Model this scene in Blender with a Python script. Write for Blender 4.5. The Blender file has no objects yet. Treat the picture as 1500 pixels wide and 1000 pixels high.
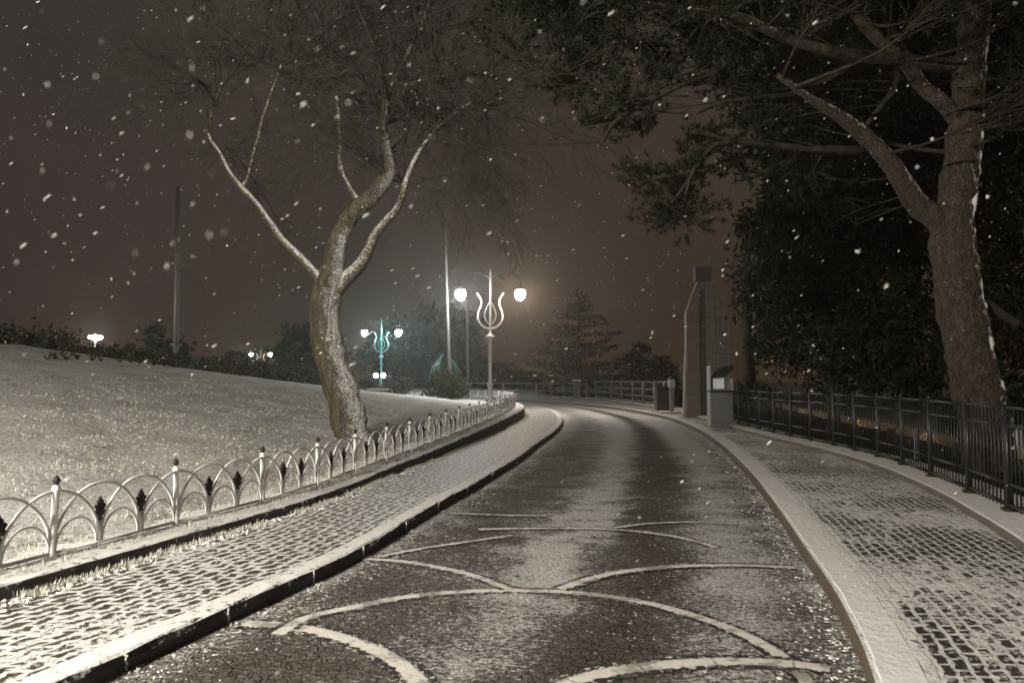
import bpy, math, random
import numpy as np
from mathutils import Vector, Matrix, noise as mnoise

random.seed(11)
R = random.Random(11)
sc = bpy.context.scene
COL = sc.collection

# ------------------------------------------------------------------ camera
CAMH = 1.6
FPX = 1083.0
PITCH = math.atan(56.0 / FPX)
cam_d = bpy.data.cameras.new("camera")
cam_d.sensor_width = 36.0
cam_d.lens = 36.0 * FPX / 1500.0
cam_d.clip_start = 0.05
cam_d.dof.use_dof = True
cam_d.dof.focus_distance = 9.0
cam_d.dof.aperture_fstop = 2.4
cam_d.clip_end = 2000.0
cam = bpy.data.objects.new("camera", cam_d)
COL.objects.link(cam)
cam.location = (0, 0, CAMH)
cam.rotation_euler = (math.pi / 2 + PITCH, 0, 0)
sc.camera = cam


def ray(px, py):
    u = (px - 750.0) / FPX
    v = -(py - 500.0) / FPX
    return Vector((u, math.cos(PITCH) - v * math.sin(PITCH), math.sin(PITCH) + v * math.cos(PITCH)))


def G(px, py, z):
    d = ray(px, py)
    t = (z - CAMH) / d.z
    return Vector((d.x * t, d.y * t, z))


def A(px, py, Y):
    d = ray(px, py)
    t = Y / d.y
    return Vector((d.x * t, Y, CAMH + d.z * t))


# ------------------------------------------------------------------ nodes
class NT:
    def __init__(self, name):
        self.m = bpy.data.materials.new(name)
        self.m.use_nodes = True
        self.t = self.m.node_tree
        self.t.nodes.clear()
        self.out = self.t.nodes.new('ShaderNodeOutputMaterial')
        self.b = self.t.nodes.new('ShaderNodeBsdfPrincipled')
        self.t.links.new(self.b.outputs[0], self.out.inputs['Surface'])

    def n(self, typ, **kw):
        nd = self.t.nodes.new(typ)
        for k, v in kw.items():
            setattr(nd, k, v)
        return nd

    def link(self, a, b):
        self.t.links.new(a, b)

    def put(self, sock, v):
        if isinstance(v, bpy.types.NodeSocket):
            self.link(v, sock)
        else:
            sock.default_value = v

    def math(self, op, a, b=0.0, c=None, clamp=False):
        nd = self.n('ShaderNodeMath', operation=op, use_clamp=clamp)
        self.put(nd.inputs[0], a)
        self.put(nd.inputs[1], b)
        if c is not None:
            self.put(nd.inputs[2], c)
        return nd.outputs[0]

    def step(self, v, lo, hi):
        nd = self.n('ShaderNodeMapRange', interpolation_type='SMOOTHSTEP')
        self.put(nd.inputs[0], v)
        nd.inputs[1].default_value = lo
        nd.inputs[2].default_value = hi
        return nd.outputs[0]

    def mix(self, f, a, b):
        nd = self.n('ShaderNodeMix', data_type='RGBA')
        self.put(nd.inputs[0], f)
        self.put(nd.inputs[6], a if isinstance(a, bpy.types.NodeSocket) else (*a, 1))
        self.put(nd.inputs[7], b if isinstance(b, bpy.types.NodeSocket) else (*b, 1))
        return nd.outputs[2]

    def obj(self):
        return self.n('ShaderNodeTexCoord').outputs['Object']

    def pos(self):
        return self.n('ShaderNodeNewGeometry').outputs['Position']

    def nrm(self):
        return self.n('ShaderNodeNewGeometry').outputs['Normal']

    def uv(self):
        return self.n('ShaderNodeTexCoord').outputs['UV']

    def mapv(self, v, scale=(1, 1, 1), rot=(0, 0, 0), loc=(0, 0, 0)):
        nd = self.n('ShaderNodeMapping')
        self.link(v, nd.inputs[0])
        nd.inputs['Scale'].default_value = scale
        nd.inputs['Rotation'].default_value = rot
        nd.inputs['Location'].default_value = loc
        return nd.outputs[0]

    def noise(self, v, scale, detail=3, rough=0.55, dist=0.0):
        nd = self.n('ShaderNodeTexNoise')
        self.link(v, nd.inputs['Vector'])
        nd.inputs['Scale'].default_value = scale
        nd.inputs['Detail'].default_value = detail
        nd.inputs['Roughness'].default_value = rough
        nd.inputs['Distortion'].default_value = dist
        return nd.outputs[0]

    def voro(self, v, scale, feature='F1', rand=1.0, out=0):
        nd = self.n('ShaderNodeTexVoronoi', feature=feature)
        self.link(v, nd.inputs['Vector'])
        nd.inputs['Scale'].default_value = scale
        nd.inputs['Randomness'].default_value = rand
        return nd.outputs[out]

    def bump(self, h, strength=0.5, dist=0.02):
        nd = self.n('ShaderNodeBump')
        self.link(h, nd.inputs['Height'])
        nd.inputs['Strength'].default_value = strength
        nd.inputs['Distance'].default_value = dist
        self.link(nd.outputs[0], self.b.inputs['Normal'])

    def dot(self, v, d):
        nd = self.n('ShaderNodeVectorMath', operation='DOT_PRODUCT')
        self.link(v, nd.inputs[0])
        l = math.sqrt(sum(c * c for c in d))
        nd.inputs[1].default_value = [c / l for c in d]
        return nd.outputs['Value']

    def fin(self, col, rough=0.8, metal=0.0, spec=0.3):
        self.put(self.b.inputs['Base Color'], col if isinstance(col, bpy.types.NodeSocket) else (*col, 1))
        self.put(self.b.inputs['Roughness'], rough)
        self.b.inputs['Metallic'].default_value = metal
        self.b.inputs['Specular IOR Level'].default_value = spec
        return self.m


SNOW = (0.80, 0.79, 0.77)


def snow_dusted(name, base, base2, nscale, sdir, lo, hi, rough=0.8, stretch=(1, 1, 1), bump=0.6, bdist=0.02, grain=9.0, plates=None, metal=0.0, contrast=0.5):
    """base material with wind-plastered snow on the faces turned to sdir"""
    k = NT(name)
    o = k.obj()
    p = k.mapv(o, stretch)
    nz = k.noise(p, nscale, 5, 0.6)
    if plates:
        v = k.voro(p, plates, 'DISTANCE_TO_EDGE')
        crack = k.step(k.math('ADD', v, k.math('MULTIPLY', nz, 0.12)), 0.04, 0.24)
        h = k.math('ADD', k.math('MULTIPLY', crack, 0.8), k.math('MULTIPLY', nz, 0.4))
        f = k.math('MULTIPLY', crack, k.step(nz, 0.3, 0.7))
    else:
        h = nz
        f = k.step(nz, 0.3, 0.7)
    col = k.mix(f, base, base2)
    d = k.dot(k.nrm(), sdir)
    g = k.noise(o, grain, 3, 0.7)
    s = k.step(k.math('ADD', d, k.math('MULTIPLY', k.math('SUBTRACT', g, 0.5), contrast * 4)), lo, hi)
    col = k.mix(s, col, SNOW)
    k.bump(k.math('ADD', h, k.math('MULTIPLY', s, 0.5)), bump, bdist)
    return k.fin(col, rough, metal)


def m_paving(name, cover_lo, cover_hi, dark1, dark2, bw=0.2, rh=0.1, edge=0.0, warp=0.0, seed=0.0, joint=0.016):
    k = NT(name)
    uv = k.uv()
    sep = k.n('ShaderNodeSeparateXYZ')
    k.link(uv, sep.inputs[0])
    u, v = sep.outputs[0], sep.outputs[1]
    p = k.pos()
    w = k.noise(k.mapv(uv, (1, 1, 1), loc=(seed, seed, 0)), 4.0, 2)
    w = k.math('MULTIPLY', k.math('SUBTRACT', w, 0.5), warp)
    w2 = k.noise(k.mapv(uv, (1, 1, 1), loc=(seed + 7, seed, 4)), 9.0, 2)
    w2 = k.math('ADD', w, k.math('MULTIPLY', k.math('SUBTRACT', w2, 0.5), warp * 0.9))
    cmb = k.n('ShaderNodeCombineXYZ')
    k.link(k.math('ADD', v, w), cmb.inputs[0])
    k.link(k.math('ADD', u, w2), cmb.inputs[1])
    br = k.n('ShaderNodeTexBrick')
    k.link(cmb.outputs[0], br.inputs['Vector'])
    br.inputs['Color1'].default_value = (*dark1, 1)
    br.inputs['Color2'].default_value = (*dark2, 1)
    br.inputs['Mortar'].default_value = (0.04, 0.038, 0.035, 1)
    br.inputs['Scale'].default_value = 1.0
    br.inputs['Mortar Size'].default_value = joint
    br.inputs['Mortar Smooth'].default_value = 0.35
    br.inputs['Bias'].default_value = -0.1
    br.inputs['Brick Width'].default_value = bw
    br.inputs['Row Height'].default_value = rh
    br.offset = 0.5
    big = k.noise(k.mapv(p, loc=(seed, seed * 2, 0)), 0.75, 3, 0.5)
    mid = k.noise(p, 7.0, 3, 0.65)
    fine = k.noise(p, 45.0, 3, 0.7)
    cov = k.math('ADD', k.math('MULTIPLY', big, 1.0), k.math('ADD', k.math('MULTIPLY', mid, 0.85), k.math('MULTIPLY', fine, 0.45)))
    cov = k.math('SUBTRACT', cov, 1.15)
    # snow lies thicker next to the kerb
    if edge:
        cov = k.math('ADD', cov, k.math('MULTIPLY', k.math('SUBTRACT', 1.0, k.step(k.math('ABSOLUTE', u), edge * 0.75, edge * 1.25)), 0.6))
    br2 = k.n('ShaderNodeTexBrick')
    k.link(cmb.outputs[0], br2.inputs['Vector'])
    br2.inputs['Color1'].default_value = (0, 0, 0, 1)
    br2.inputs['Color2'].default_value = (1, 1, 1, 1)
    br2.inputs['Mortar'].default_value = (0.5, 0.5, 0.5, 1)
    br2.inputs['Scale'].default_value = 1.0
    br2.inputs['Mortar Size'].default_value = 0.0
    br2.inputs['Brick Width'].default_value = bw
    br2.inputs['Row Height'].default_value = rh
    br2.offset = 0.5
    cov = k.math('ADD', cov, k.math('MULTIPLY', k.math('SUBTRACT', br2.outputs['Color'], 0.5), 0.16))
    grit = k.noise(k.mapv(p, (1.0, 1.0, 1.0)), 24.0, 3, 0.75)
    cov = k.math('ADD', cov, k.math('MULTIPLY', k.math('SUBTRACT', grit, 0.5), 0.9))
    s_open = k.step(cov, cover_lo, cover_hi)
    jn = k.step(k.math('ADD', br.outputs['Fac'], k.math('MULTIPLY', k.math('SUBTRACT', k.math('ADD', k.math('MULTIPLY', fine, 0.5), k.math('MULTIPLY', grit, 0.5)), 0.5), 3.0)), 0.35, 0.85)
    jn = k.math('MULTIPLY', jn, k.step(k.math('ADD', cov, 0.55), 0.1, 0.4))
    s = k.math('MAXIMUM', s_open, jn)
    wet = k.noise(p, 3.0, 3)
    base = k.mix(k.math('MULTIPLY', wet, 0.5), br.outputs['Color'], (0.03, 0.028, 0.026))
    thin = k.noise(k.mapv(p, (1, 1, 1), loc=(3, seed, 1)), 19.0, 4, 0.8)
    s = k.math('MULTIPLY', s, k.math('SUBTRACT', 1.0, k.math('MULTIPLY', k.step(thin, 0.46, 0.70), 0.42)))
    col = k.mix(s, base, SNOW)
    h = k.math('ADD', k.math('MULTIPLY', s, 0.6), k.math('MULTIPLY', k.noise(p, 30.0, 4, 0.7), 0.9))
    h = k.math('SUBTRACT', h, k.math('MULTIPLY', br.outputs['Fac'], 0.35))
    k.bump(h, 0.8, 0.02)
    rg = k.mix(s, (0.45, 0.45, 0.45), (0.85, 0.85, 0.85))
    return k.fin(col, rg, 0, 0.35)


def m_road():
    k = NT('road_stone')
    uv = k.uv()
    sep = k.n('ShaderNodeSeparateXYZ')
    k.link(uv, sep.inputs[0])
    u, v = sep.outputs[0], sep.outputs[1]      # u: 0..1 across
    p = k.pos()
    # small cobbles
    cell = k.n('ShaderNodeTexVoronoi', feature='DISTANCE_TO_EDGE')
    k.link(p, cell.inputs['Vector'])
    cell.inputs['Scale'].default_value = 17.0
    cell.inputs['Randomness'].default_value = 0.8
    gap = k.math('SUBTRACT', 1.0, k.step(cell.outputs[0], 0.02, 0.12))
    tone = k.noise(p, 1.2, 4, 0.6)
    ton2 = k.noise(p, 60.0, 3, 0.7)
    base = k.mix(tone, (0.075, 0.062, 0.047), (0.130, 0.108, 0.082))
    base = k.mix(k.math('MULTIPLY', ton2, 0.6), base, (0.03, 0.025, 0.02))
    base = k.mix(k.math('MULTIPLY', gap, 0.7), base, (0.02, 0.018, 0.016))
    # coverage of snow: swept by wheels in two lanes
    ramp = k.n('ShaderNodeValToRGB')
    k.link(u, ramp.inputs[0])
    cr = ramp.color_ramp
    cr.interpolation = 'B_SPLINE'
    pts = [(0.0, 0.62), (0.06, 0.42), (0.18, 0.26), (0.34, 0.40), (0.44, 0.66), (0.52, 0.52), (0.60, 0.12), (0.68, 0.16), (0.77, 0.60), (0.86, 0.66), (0.94, 0.40), (1.0, 0.52)]
    cr.elements[0].position = pts[0][0]
    cr.elements[0].color = (pts[0][1],) * 3 + (1,)
    cr.elements[1].position = pts[-1][0]
    cr.elements[1].color = (pts[-1][1],) * 3 + (1,)
    for a, b in pts[1:-1]:
        e = cr.elements.new(a)
        e.color = (b, b, b, 1)
    big = k.noise(p, 0.55, 3, 0.5)
    mid = k.noise(p, 2.2, 3, 0.6)
    sx = k.mapv(p, (1.0, 1.6, 1.0), rot=(0, 0, 0.3))
    fl = k.noise(sx, 18.0, 4, 0.8, 0.5)
    ff = k.noise(p, 60.0, 3, 0.8)
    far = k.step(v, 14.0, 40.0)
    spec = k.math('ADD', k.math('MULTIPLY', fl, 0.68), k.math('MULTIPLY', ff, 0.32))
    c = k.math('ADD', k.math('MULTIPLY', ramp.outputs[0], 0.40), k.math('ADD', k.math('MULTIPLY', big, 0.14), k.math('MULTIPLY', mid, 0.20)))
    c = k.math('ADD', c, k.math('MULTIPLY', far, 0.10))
    c = k.math('SUBTRACT', c, k.math('MULTIPLY', k.math('SUBTRACT', 1.0, k.step(v, 8.6, 10.6)), 0.035))
    pt_ = k.math('MULTIPLY', k.step(v, 9.0, 10.8), k.math('SUBTRACT', 1.0, k.step(v, 13.0, 17.0)))
    pc = k.math('MULTIPLY', k.step(u, 0.24, 0.42), k.math('SUBTRACT', 1.0, k.step(u, 0.48, 0.64)))
    c = k.math('ADD', c, k.math('MULTIPLY', k.math('MULTIPLY', pt_, pc), k.math('MULTIPLY', k.step(mid, 0.35, 0.65), 0.09)))
    th = k.math('ADD', spec, c)
    s = k.step(th, 0.855, 0.885)
    thin = k.math('MULTIPLY', k.step(th, 0.66, 0.92), 0.18)
    gr = k.noise(p, 38.0, 4, 0.85)
    s = k.math('MULTIPLY', s, k.math('SUBTRACT', 1.0, k.math('MULTIPLY', k.step(gr, 0.50, 0.58), 0.6)))
    s = k.math('MAXIMUM', s, thin)
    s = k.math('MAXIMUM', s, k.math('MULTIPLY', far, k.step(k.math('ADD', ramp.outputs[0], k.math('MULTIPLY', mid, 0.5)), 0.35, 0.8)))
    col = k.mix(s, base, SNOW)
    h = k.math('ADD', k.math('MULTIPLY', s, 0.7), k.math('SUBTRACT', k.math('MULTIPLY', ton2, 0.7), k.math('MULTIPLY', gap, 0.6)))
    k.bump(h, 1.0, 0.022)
    return k.fin(col, 0.9, 0, 0.12)


def m_lawn():
    k = NT('snowy_turf')
    p = k.pos()
    a = k.noise(p, 15.0, 4, 0.7)
    b = k.noise(p, 1.3, 3, 0.5)
    f = k.noise(p, 55.0, 3, 0.8)
    far = k.n('ShaderNodeSeparateXYZ')
    k.link(p, far.inputs[0])
    t = k.math('ADD', k.math('MULTIPLY', a, 0.5), k.math('ADD', k.math('MULTIPLY', f, 0.55), k.math('MULTIPLY', b, 0.22)))
    t = k.math('ADD', t, 0.07)
    s = k.step(t, 0.54, 0.76)
    g = k.mix(k.noise(p, 4.0, 3), (0.10, 0.11, 0.035), (0.22, 0.19, 0.09))
    g = k.mix(k.step(f, 0.3, 0.7), (0.06, 0.055, 0.03), g)
    col = k.mix(s, g, SNOW)
    k.bump(k.math('ADD', k.math('MULTIPLY', f, 0.5), a), 1.0, 0.05)
    return k.fin(col, 0.9, 0, 0.2)


def m_snowground():
    k = NT('ground_snow')
    p = k.pos()
    a = k.noise(p, 0.6, 4, 0.6)
    f = k.noise(p, 8.0, 4, 0.7)
    t = k.math('ADD', k.math('MULTIPLY', a, 0.7), k.math('MULTIPLY', f, 0.5))
    s = k.step(t, 0.48, 0.72)
    col = k.mix(s, (0.07, 0.06, 0.045), SNOW)
    k.bump(f, 0.6, 0.04)
    return k.fin(col, 0.9, 0, 0.2)


def m_earth():
    k = NT('unlit_dark_earth')  # dark soil, colour lowered further for the lack of light behind the fence
    p = k.pos()
    f = k.noise(p, 6.0, 4, 0.7)
    s = k.step(f, 0.62, 0.8)
    col = k.mix(k.math('MULTIPLY', s, 0.25), (0.018, 0.015, 0.012), SNOW)
    col = k.mix(k.noise(p, 2.0, 3), col, (0.012, 0.012, 0.01))
    k.bump(f, 0.8, 0.05)
    return k.fin(col, 0.95, 0, 0.1)


def m_kerb(name, face, face2, rag=1.1):
    k = NT(name)
    p = k.pos()
    f = k.noise(p, 20.0, 4, 0.7)
    g = k.noise(p, 3.0, 3)
    col = k.mix(g, face, face2)
    nz = k.n('ShaderNodeSeparateXYZ')
    k.link(k.nrm(), nz.inputs[0])
    s = k.step(k.math('ADD', nz.outputs[2], k.math('MULTIPLY', k.math('SUBTRACT', k.math('ADD', k.math('MULTIPLY', f, 0.6), k.math('MULTIPLY', k.noise(p, 6.0, 3, 0.6), 0.4)), 0.5), rag)), 0.55, 0.8)
    col = k.mix(s, col, SNOW)
    g2 = k.noise(p, 7.0, 4, 0.6)
    k.bump(k.math('ADD', k.math('ADD', f, s), k.math('MULTIPLY', g2, 1.2)), 0.6, 0.018)
    return k.fin(col, 0.75, 0, 0.25)


def m_band():
    k = NT('band_stone')
    uv = k.uv()
    sep = k.n('ShaderNodeSeparateXYZ')
    k.link(uv, sep.inputs[0])
    u, v = sep.outputs[0], sep.outputs[1]
    p = k.pos()
    f = k.noise(p, 18.0, 4, 0.7)
    g = k.noise(p, 2.0, 2)
    ff = k.noise(p, 70.0, 2)
    jt = k.math('PINGPONG', v, 0.22)
    jt = k.math('SUBTRACT', 1.0, k.step(jt, 0.004, 0.012))
    st = k.mix(g, (0.54, 0.50, 0.43), (0.74, 0.70, 0.62))
    st = k.mix(k.math('MULTIPLY', jt, 0.7), st, (0.05, 0.045, 0.04))
    s = k.step(k.math('ADD', k.math('MULTIPLY', f, 0.6), k.math('MULTIPLY', ff, 0.4)), 0.44, 0.60)
    col = k.mix(k.math('MULTIPLY', s, 0.75), st, SNOW)
    # wet dark joint either side
    ue = k.math('ADD', u, k.math('MULTIPLY', k.math('SUBTRACT', f, 0.5), 0.45))
    e = k.math('MULTIPLY', k.step(ue, 0.22, 0.28), k.math('SUBTRACT', 1.0, k.step(ue, 0.74, 0.80)))
    dk = k.mix(k.step(k.math('ADD', f, k.math('MULTIPLY', ff, .5)), 0.80, 0.88), (0.022, 0.02, 0.018), SNOW)
    col = k.mix(e, dk, col)
    worn = k.step(k.math('ADD', k.noise(p, 3.5, 3, 0.6), k.math('MULTIPLY', f, 0.5)), 0.76, 0.88)
    col = k.mix(k.math('MULTIPLY', worn, 0.6), col, (0.06, 0.05, 0.04))
    k.bump(k.math('ADD', e, f), 0.6, 0.012)
    return k.fin(col, 0.7, 0, 0.3)


def m_simple(name, col, rough=0.5, metal=0.0, nscale=12.0, var=0.35, spec=0.4, snow=0.0):
    k = NT(name)
    o = k.obj()
    n1 = k.noise(o, nscale, 4, 0.65)
    c = k.mix(k.math('MULTIPLY', n1, var * 2), col, tuple(x * 0.45 for x in col))
    if snow > 0:
        nz = k.n('ShaderNodeSeparateXYZ')
        k.link(k.nrm(), nz.inputs[0])
        f = k.noise(o, 14.0, 3, 0.7)
        s = k.step(k.math('ADD', nz.outputs[2], k.math('MULTIPLY', k.math('SUBTRACT', f, 0.5), 1.4)), 1.15 - snow, 1.35 - snow)
        c = k.mix(s, c, SNOW)
    k.bump(n1, 0.25, 0.01)
    return k.fin(c, rough, metal, spec)


def m_leaf(name, c1, c2, snow=0.0):
    k = NT(name)
    p = k.pos()
    a = k.noise(p, 1.7, 3)
    b = k.noise(p, 23.0, 2)
    col = k.mix(a, c1, c2)
    if snow > 0:
        n = k.n('ShaderNodeSeparateXYZ')
        k.link(k.nrm(), n.inputs[0])
        s = k.step(k.math('ADD', k.math('ABSOLUTE', n.outputs[2]), k.math('SUBTRACT', b, 0.5)), 1.1 - snow, 1.2 - snow)
        col = k.mix(s, col, SNOW)
    return k.fin(col, 0.7, 0, 0.25)


def m_glow(name, col, strength):
    k = NT(name)
    k.b.inputs['Emission Color'].default_value = (*col, 1)
    k.b.inputs['Emission Strength'].default_value = strength
    return k.fin(col, 0.4)


M = {}
M['snow'] = snow_dusted('snow', SNOW, (0.72, 0.72, 0.71), 30, (0, 0, 1), -3, -2, 0.9)
M['road'] = m_road()
M['walk_l'] = m_paving('left_paving', 0.12, 0.26, (0.11, 0.09, 0.066), (0.05, 0.042, 0.033), 0.19, 0.105, edge=0.0, warp=0.15, seed=3.0, joint=0.026)
M['walk_r'] = m_paving('right_paving', -0.07, 0.10, (0.06, 0.055, 0.05), (0.035, 0.032, 0.03), 0.165, 0.085, edge=0.33, warp=0.055, seed=9.0, joint=0.016)
M['lawn'] = m_lawn()
M['ground'] = m_snowground()
M['earth'] = m_earth()
M['kerb_l'] = m_kerb('kerb_granite_dark', (0.045, 0.045, 0.048), (0.085, 0.083, 0.082), 3.2)
M['kerb_r'] = m_kerb('kerb_granite_brown', (0.13, 0.10, 0.07), (0.08, 0.062, 0.045))
M['ledge'] = m_kerb('ledge_concrete', (0.16, 0.14, 0.12), (0.10, 0.09, 0.08))
M['band'] = m_band()
M['white_iron'] = snow_dusted('white_painted_iron', (0.76, 0.75, 0.75), (0.84, 0.83, 0.82), 14, (0.2, -0.2, 1), 0.6, 1.2, 0.75, bump=0.2, bdist=0.004, grain=25)
M['ornament'] = m_simple('dark_cast_ornament', (0.035, 0.026, 0.026), 0.6, 0.1, snow=0.25)
M['black_iron'] = m_simple('black_painted_iron', (0.022, 0.022, 0.023), 0.4, 0.2, snow=0.10)
M['grey_rail'] = m_simple('snowy_grey_rail', (0.22, 0.21, 0.2), 0.5, 0.1, snow=0.5)
M['lamp_iron'] = m_simple('pale_lamp_iron', (0.26, 0.26, 0.255), 0.45, 0.1, snow=0.15)
M['arm_iron'] = m_simple('dark_arm_iron', (0.03, 0.03, 0.032), 0.5, 0.2)
M['teal_lit_iron'] = m_simple('iron_with_teal_light', (0.16, 0.42, 0.42), 0.45, 0.1)  # teal light on lamp and ribs put into the iron's colour
M['tulip'] = m_simple('tulip_iron', (0.62, 0.58, 0.52), 0.4, 0.0)
M['bark_left'] = snow_dusted('mossy_bark', (0.045, 0.040, 0.024), (0.15, 0.128, 0.070), 10, (0.80, -0.50, 0.30), 0.35, 1.00, 0.9, (1, 1, 0.3), 1.0, 0.09, grain=36.0, contrast=0.80)
M['bark_limb'] = snow_dusted('limb_bark', (0.065, 0.06, 0.035), (0.14, 0.12, 0.065), 9, (0.25, -0.35, 0.9), 0.20, 0.75, 0.85, (1, 1, 0.5), 0.9, 0.03, grain=22.0, contrast=0.5)
M['twig'] = snow_dusted('twig_bark', (0.030, 0.027, 0.024), (0.066, 0.058, 0.050), 6, (0, -0.2, 1), 0.9, 1.5, 0.9, bump=0.2, grain=5.0)
M['bark_pine'] = snow_dusted('pine_bark', (0.052, 0.043, 0.035), (0.125, 0.100, 0.080), 13, (0.85, -0.52, 0.05), 0.84, 0.97, 0.9, (1, 1, 0.40), 0.8, 0.04, grain=9.0, plates=28.0, contrast=0.2)
M['limb_pine'] = snow_dusted('pine_limb_bark', (0.022, 0.018, 0.014), (0.055, 0.044, 0.034), 8, (0.2, -0.1, 1), 1.15, 1.4, 0.9, bump=0.6, grain=9, contrast=0.3)
M['needle'] = m_leaf('pine_needles', (0.007, 0.012, 0.006), (0.016, 0.021, 0.010))
M['evergreen'] = m_leaf('evergreen_leaves', (0.007, 0.011, 0.007), (0.020, 0.027, 0.017), snow=0.02)
M['hedge'] = m_leaf('hedge_leaves', (0.02, 0.026, 0.014), (0.045, 0.048, 0.026), snow=0.28)
M['bush'] = m_leaf('bush_leaves', (0.03, 0.032, 0.02), (0.055, 0.055, 0.035), snow=0.08)
M['snowbush'] = m_leaf('snowy_bush_leaves', (0.04, 0.045, 0.03), (0.06, 0.065, 0.05), snow=0.5)
M['cedar'] = m_leaf('cedar_needles', (0.014, 0.020, 0.018), (0.03, 0.038, 0.034), snow=0.10)
M['dry'] = m_leaf('dry_stalks', (0.08, 0.035, 0.025), (0.05, 0.03, 0.02))
M['frost'] = m_leaf('frosted_blades', (0.74, 0.73, 0.68), (0.52, 0.51, 0.38), snow=0.5)
M['brick'] = None
M['steel'] = m_simple('grey_steel', (0.24, 0.245, 0.26), 0.4, 0.5, 5.0, 0.25)
M['dark_steel'] = m_simple('dark_steel', (0.03, 0.03, 0.033), 0.5, 0.4, snow=0.1)
M['pole'] = m_simple('pole_paint', (0.45, 0.45, 0.44), 0.45, 0.1)
M['greypole'] = m_simple('grey_pole', (0.22, 0.21, 0.20), 0.6, 0.0)
M['glass_dark'] = m_simple('smoked_glass', (0.03, 0.03, 0.04), 0.15, 0.0)
M['screen'] = m_glow('lit_screen', (0.50, 0.52, 0.53), 0.30)
M['wallstone'] = m_simple('yellow_wall_stone', (0.34, 0.24, 0.14), 0.8, 0, 9.0, 0.5, snow=0.1)


def m_brick(c1, c2, mo, nm):
    k = NT(nm)
    o = k.obj()
    sep = k.n('ShaderNodeSeparateXYZ')
    k.link(o, sep.inputs[0])
    c = k.n('ShaderNodeCombineXYZ')
    k.link(k.math('ADD', sep.outputs[0], sep.outputs[1]), c.inputs[0])
    k.link(sep.outputs[2], c.inputs[1])
    br = k.n('ShaderNodeTexBrick')
    k.link(c.outputs[0], br.inputs['Vector'])
    br.inputs['Color1'].default_value = (*c1, 1)
    br.inputs['Color2'].default_value = (*c2, 1)
    br.inputs['Mortar'].default_value = (*mo, 1)
    br.inputs['Scale'].default_value = 1.0
    br.inputs['Mortar Size'].default_value = 0.018
    br.inputs['Brick Width'].default_value = 0.42
    br.inputs['Row Height'].default_value = 0.2
    n1 = k.noise(o, 3.0, 4)
    col = k.mix(k.math('MULTIPLY', n1, 0.7), br.outputs['Color'], (0.05, 0.045, 0.04))
    k.bump(k.math('SUBTRACT', n1, br.outputs['Fac']), 0.6, 0.02)
    return k.fin(col, 0.85, 0, 0.2)


M['brick'] = m_brick((0.20, 0.185, 0.165), (0.15, 0.14, 0.125), (0.25, 0.235, 0.215), 'grey_brick')
M['pink_brick'] = m_brick((0.21, 0.17, 0.16), (0.18, 0.15, 0.14), (0.23, 0.20, 0.19), 'pinkish_brick')
M['dark_brick'] = m_brick((0.10, 0.10, 0.095), (0.085, 0.088, 0.082), (0.08, 0.085, 0.08), 'dark_brick')


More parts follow.
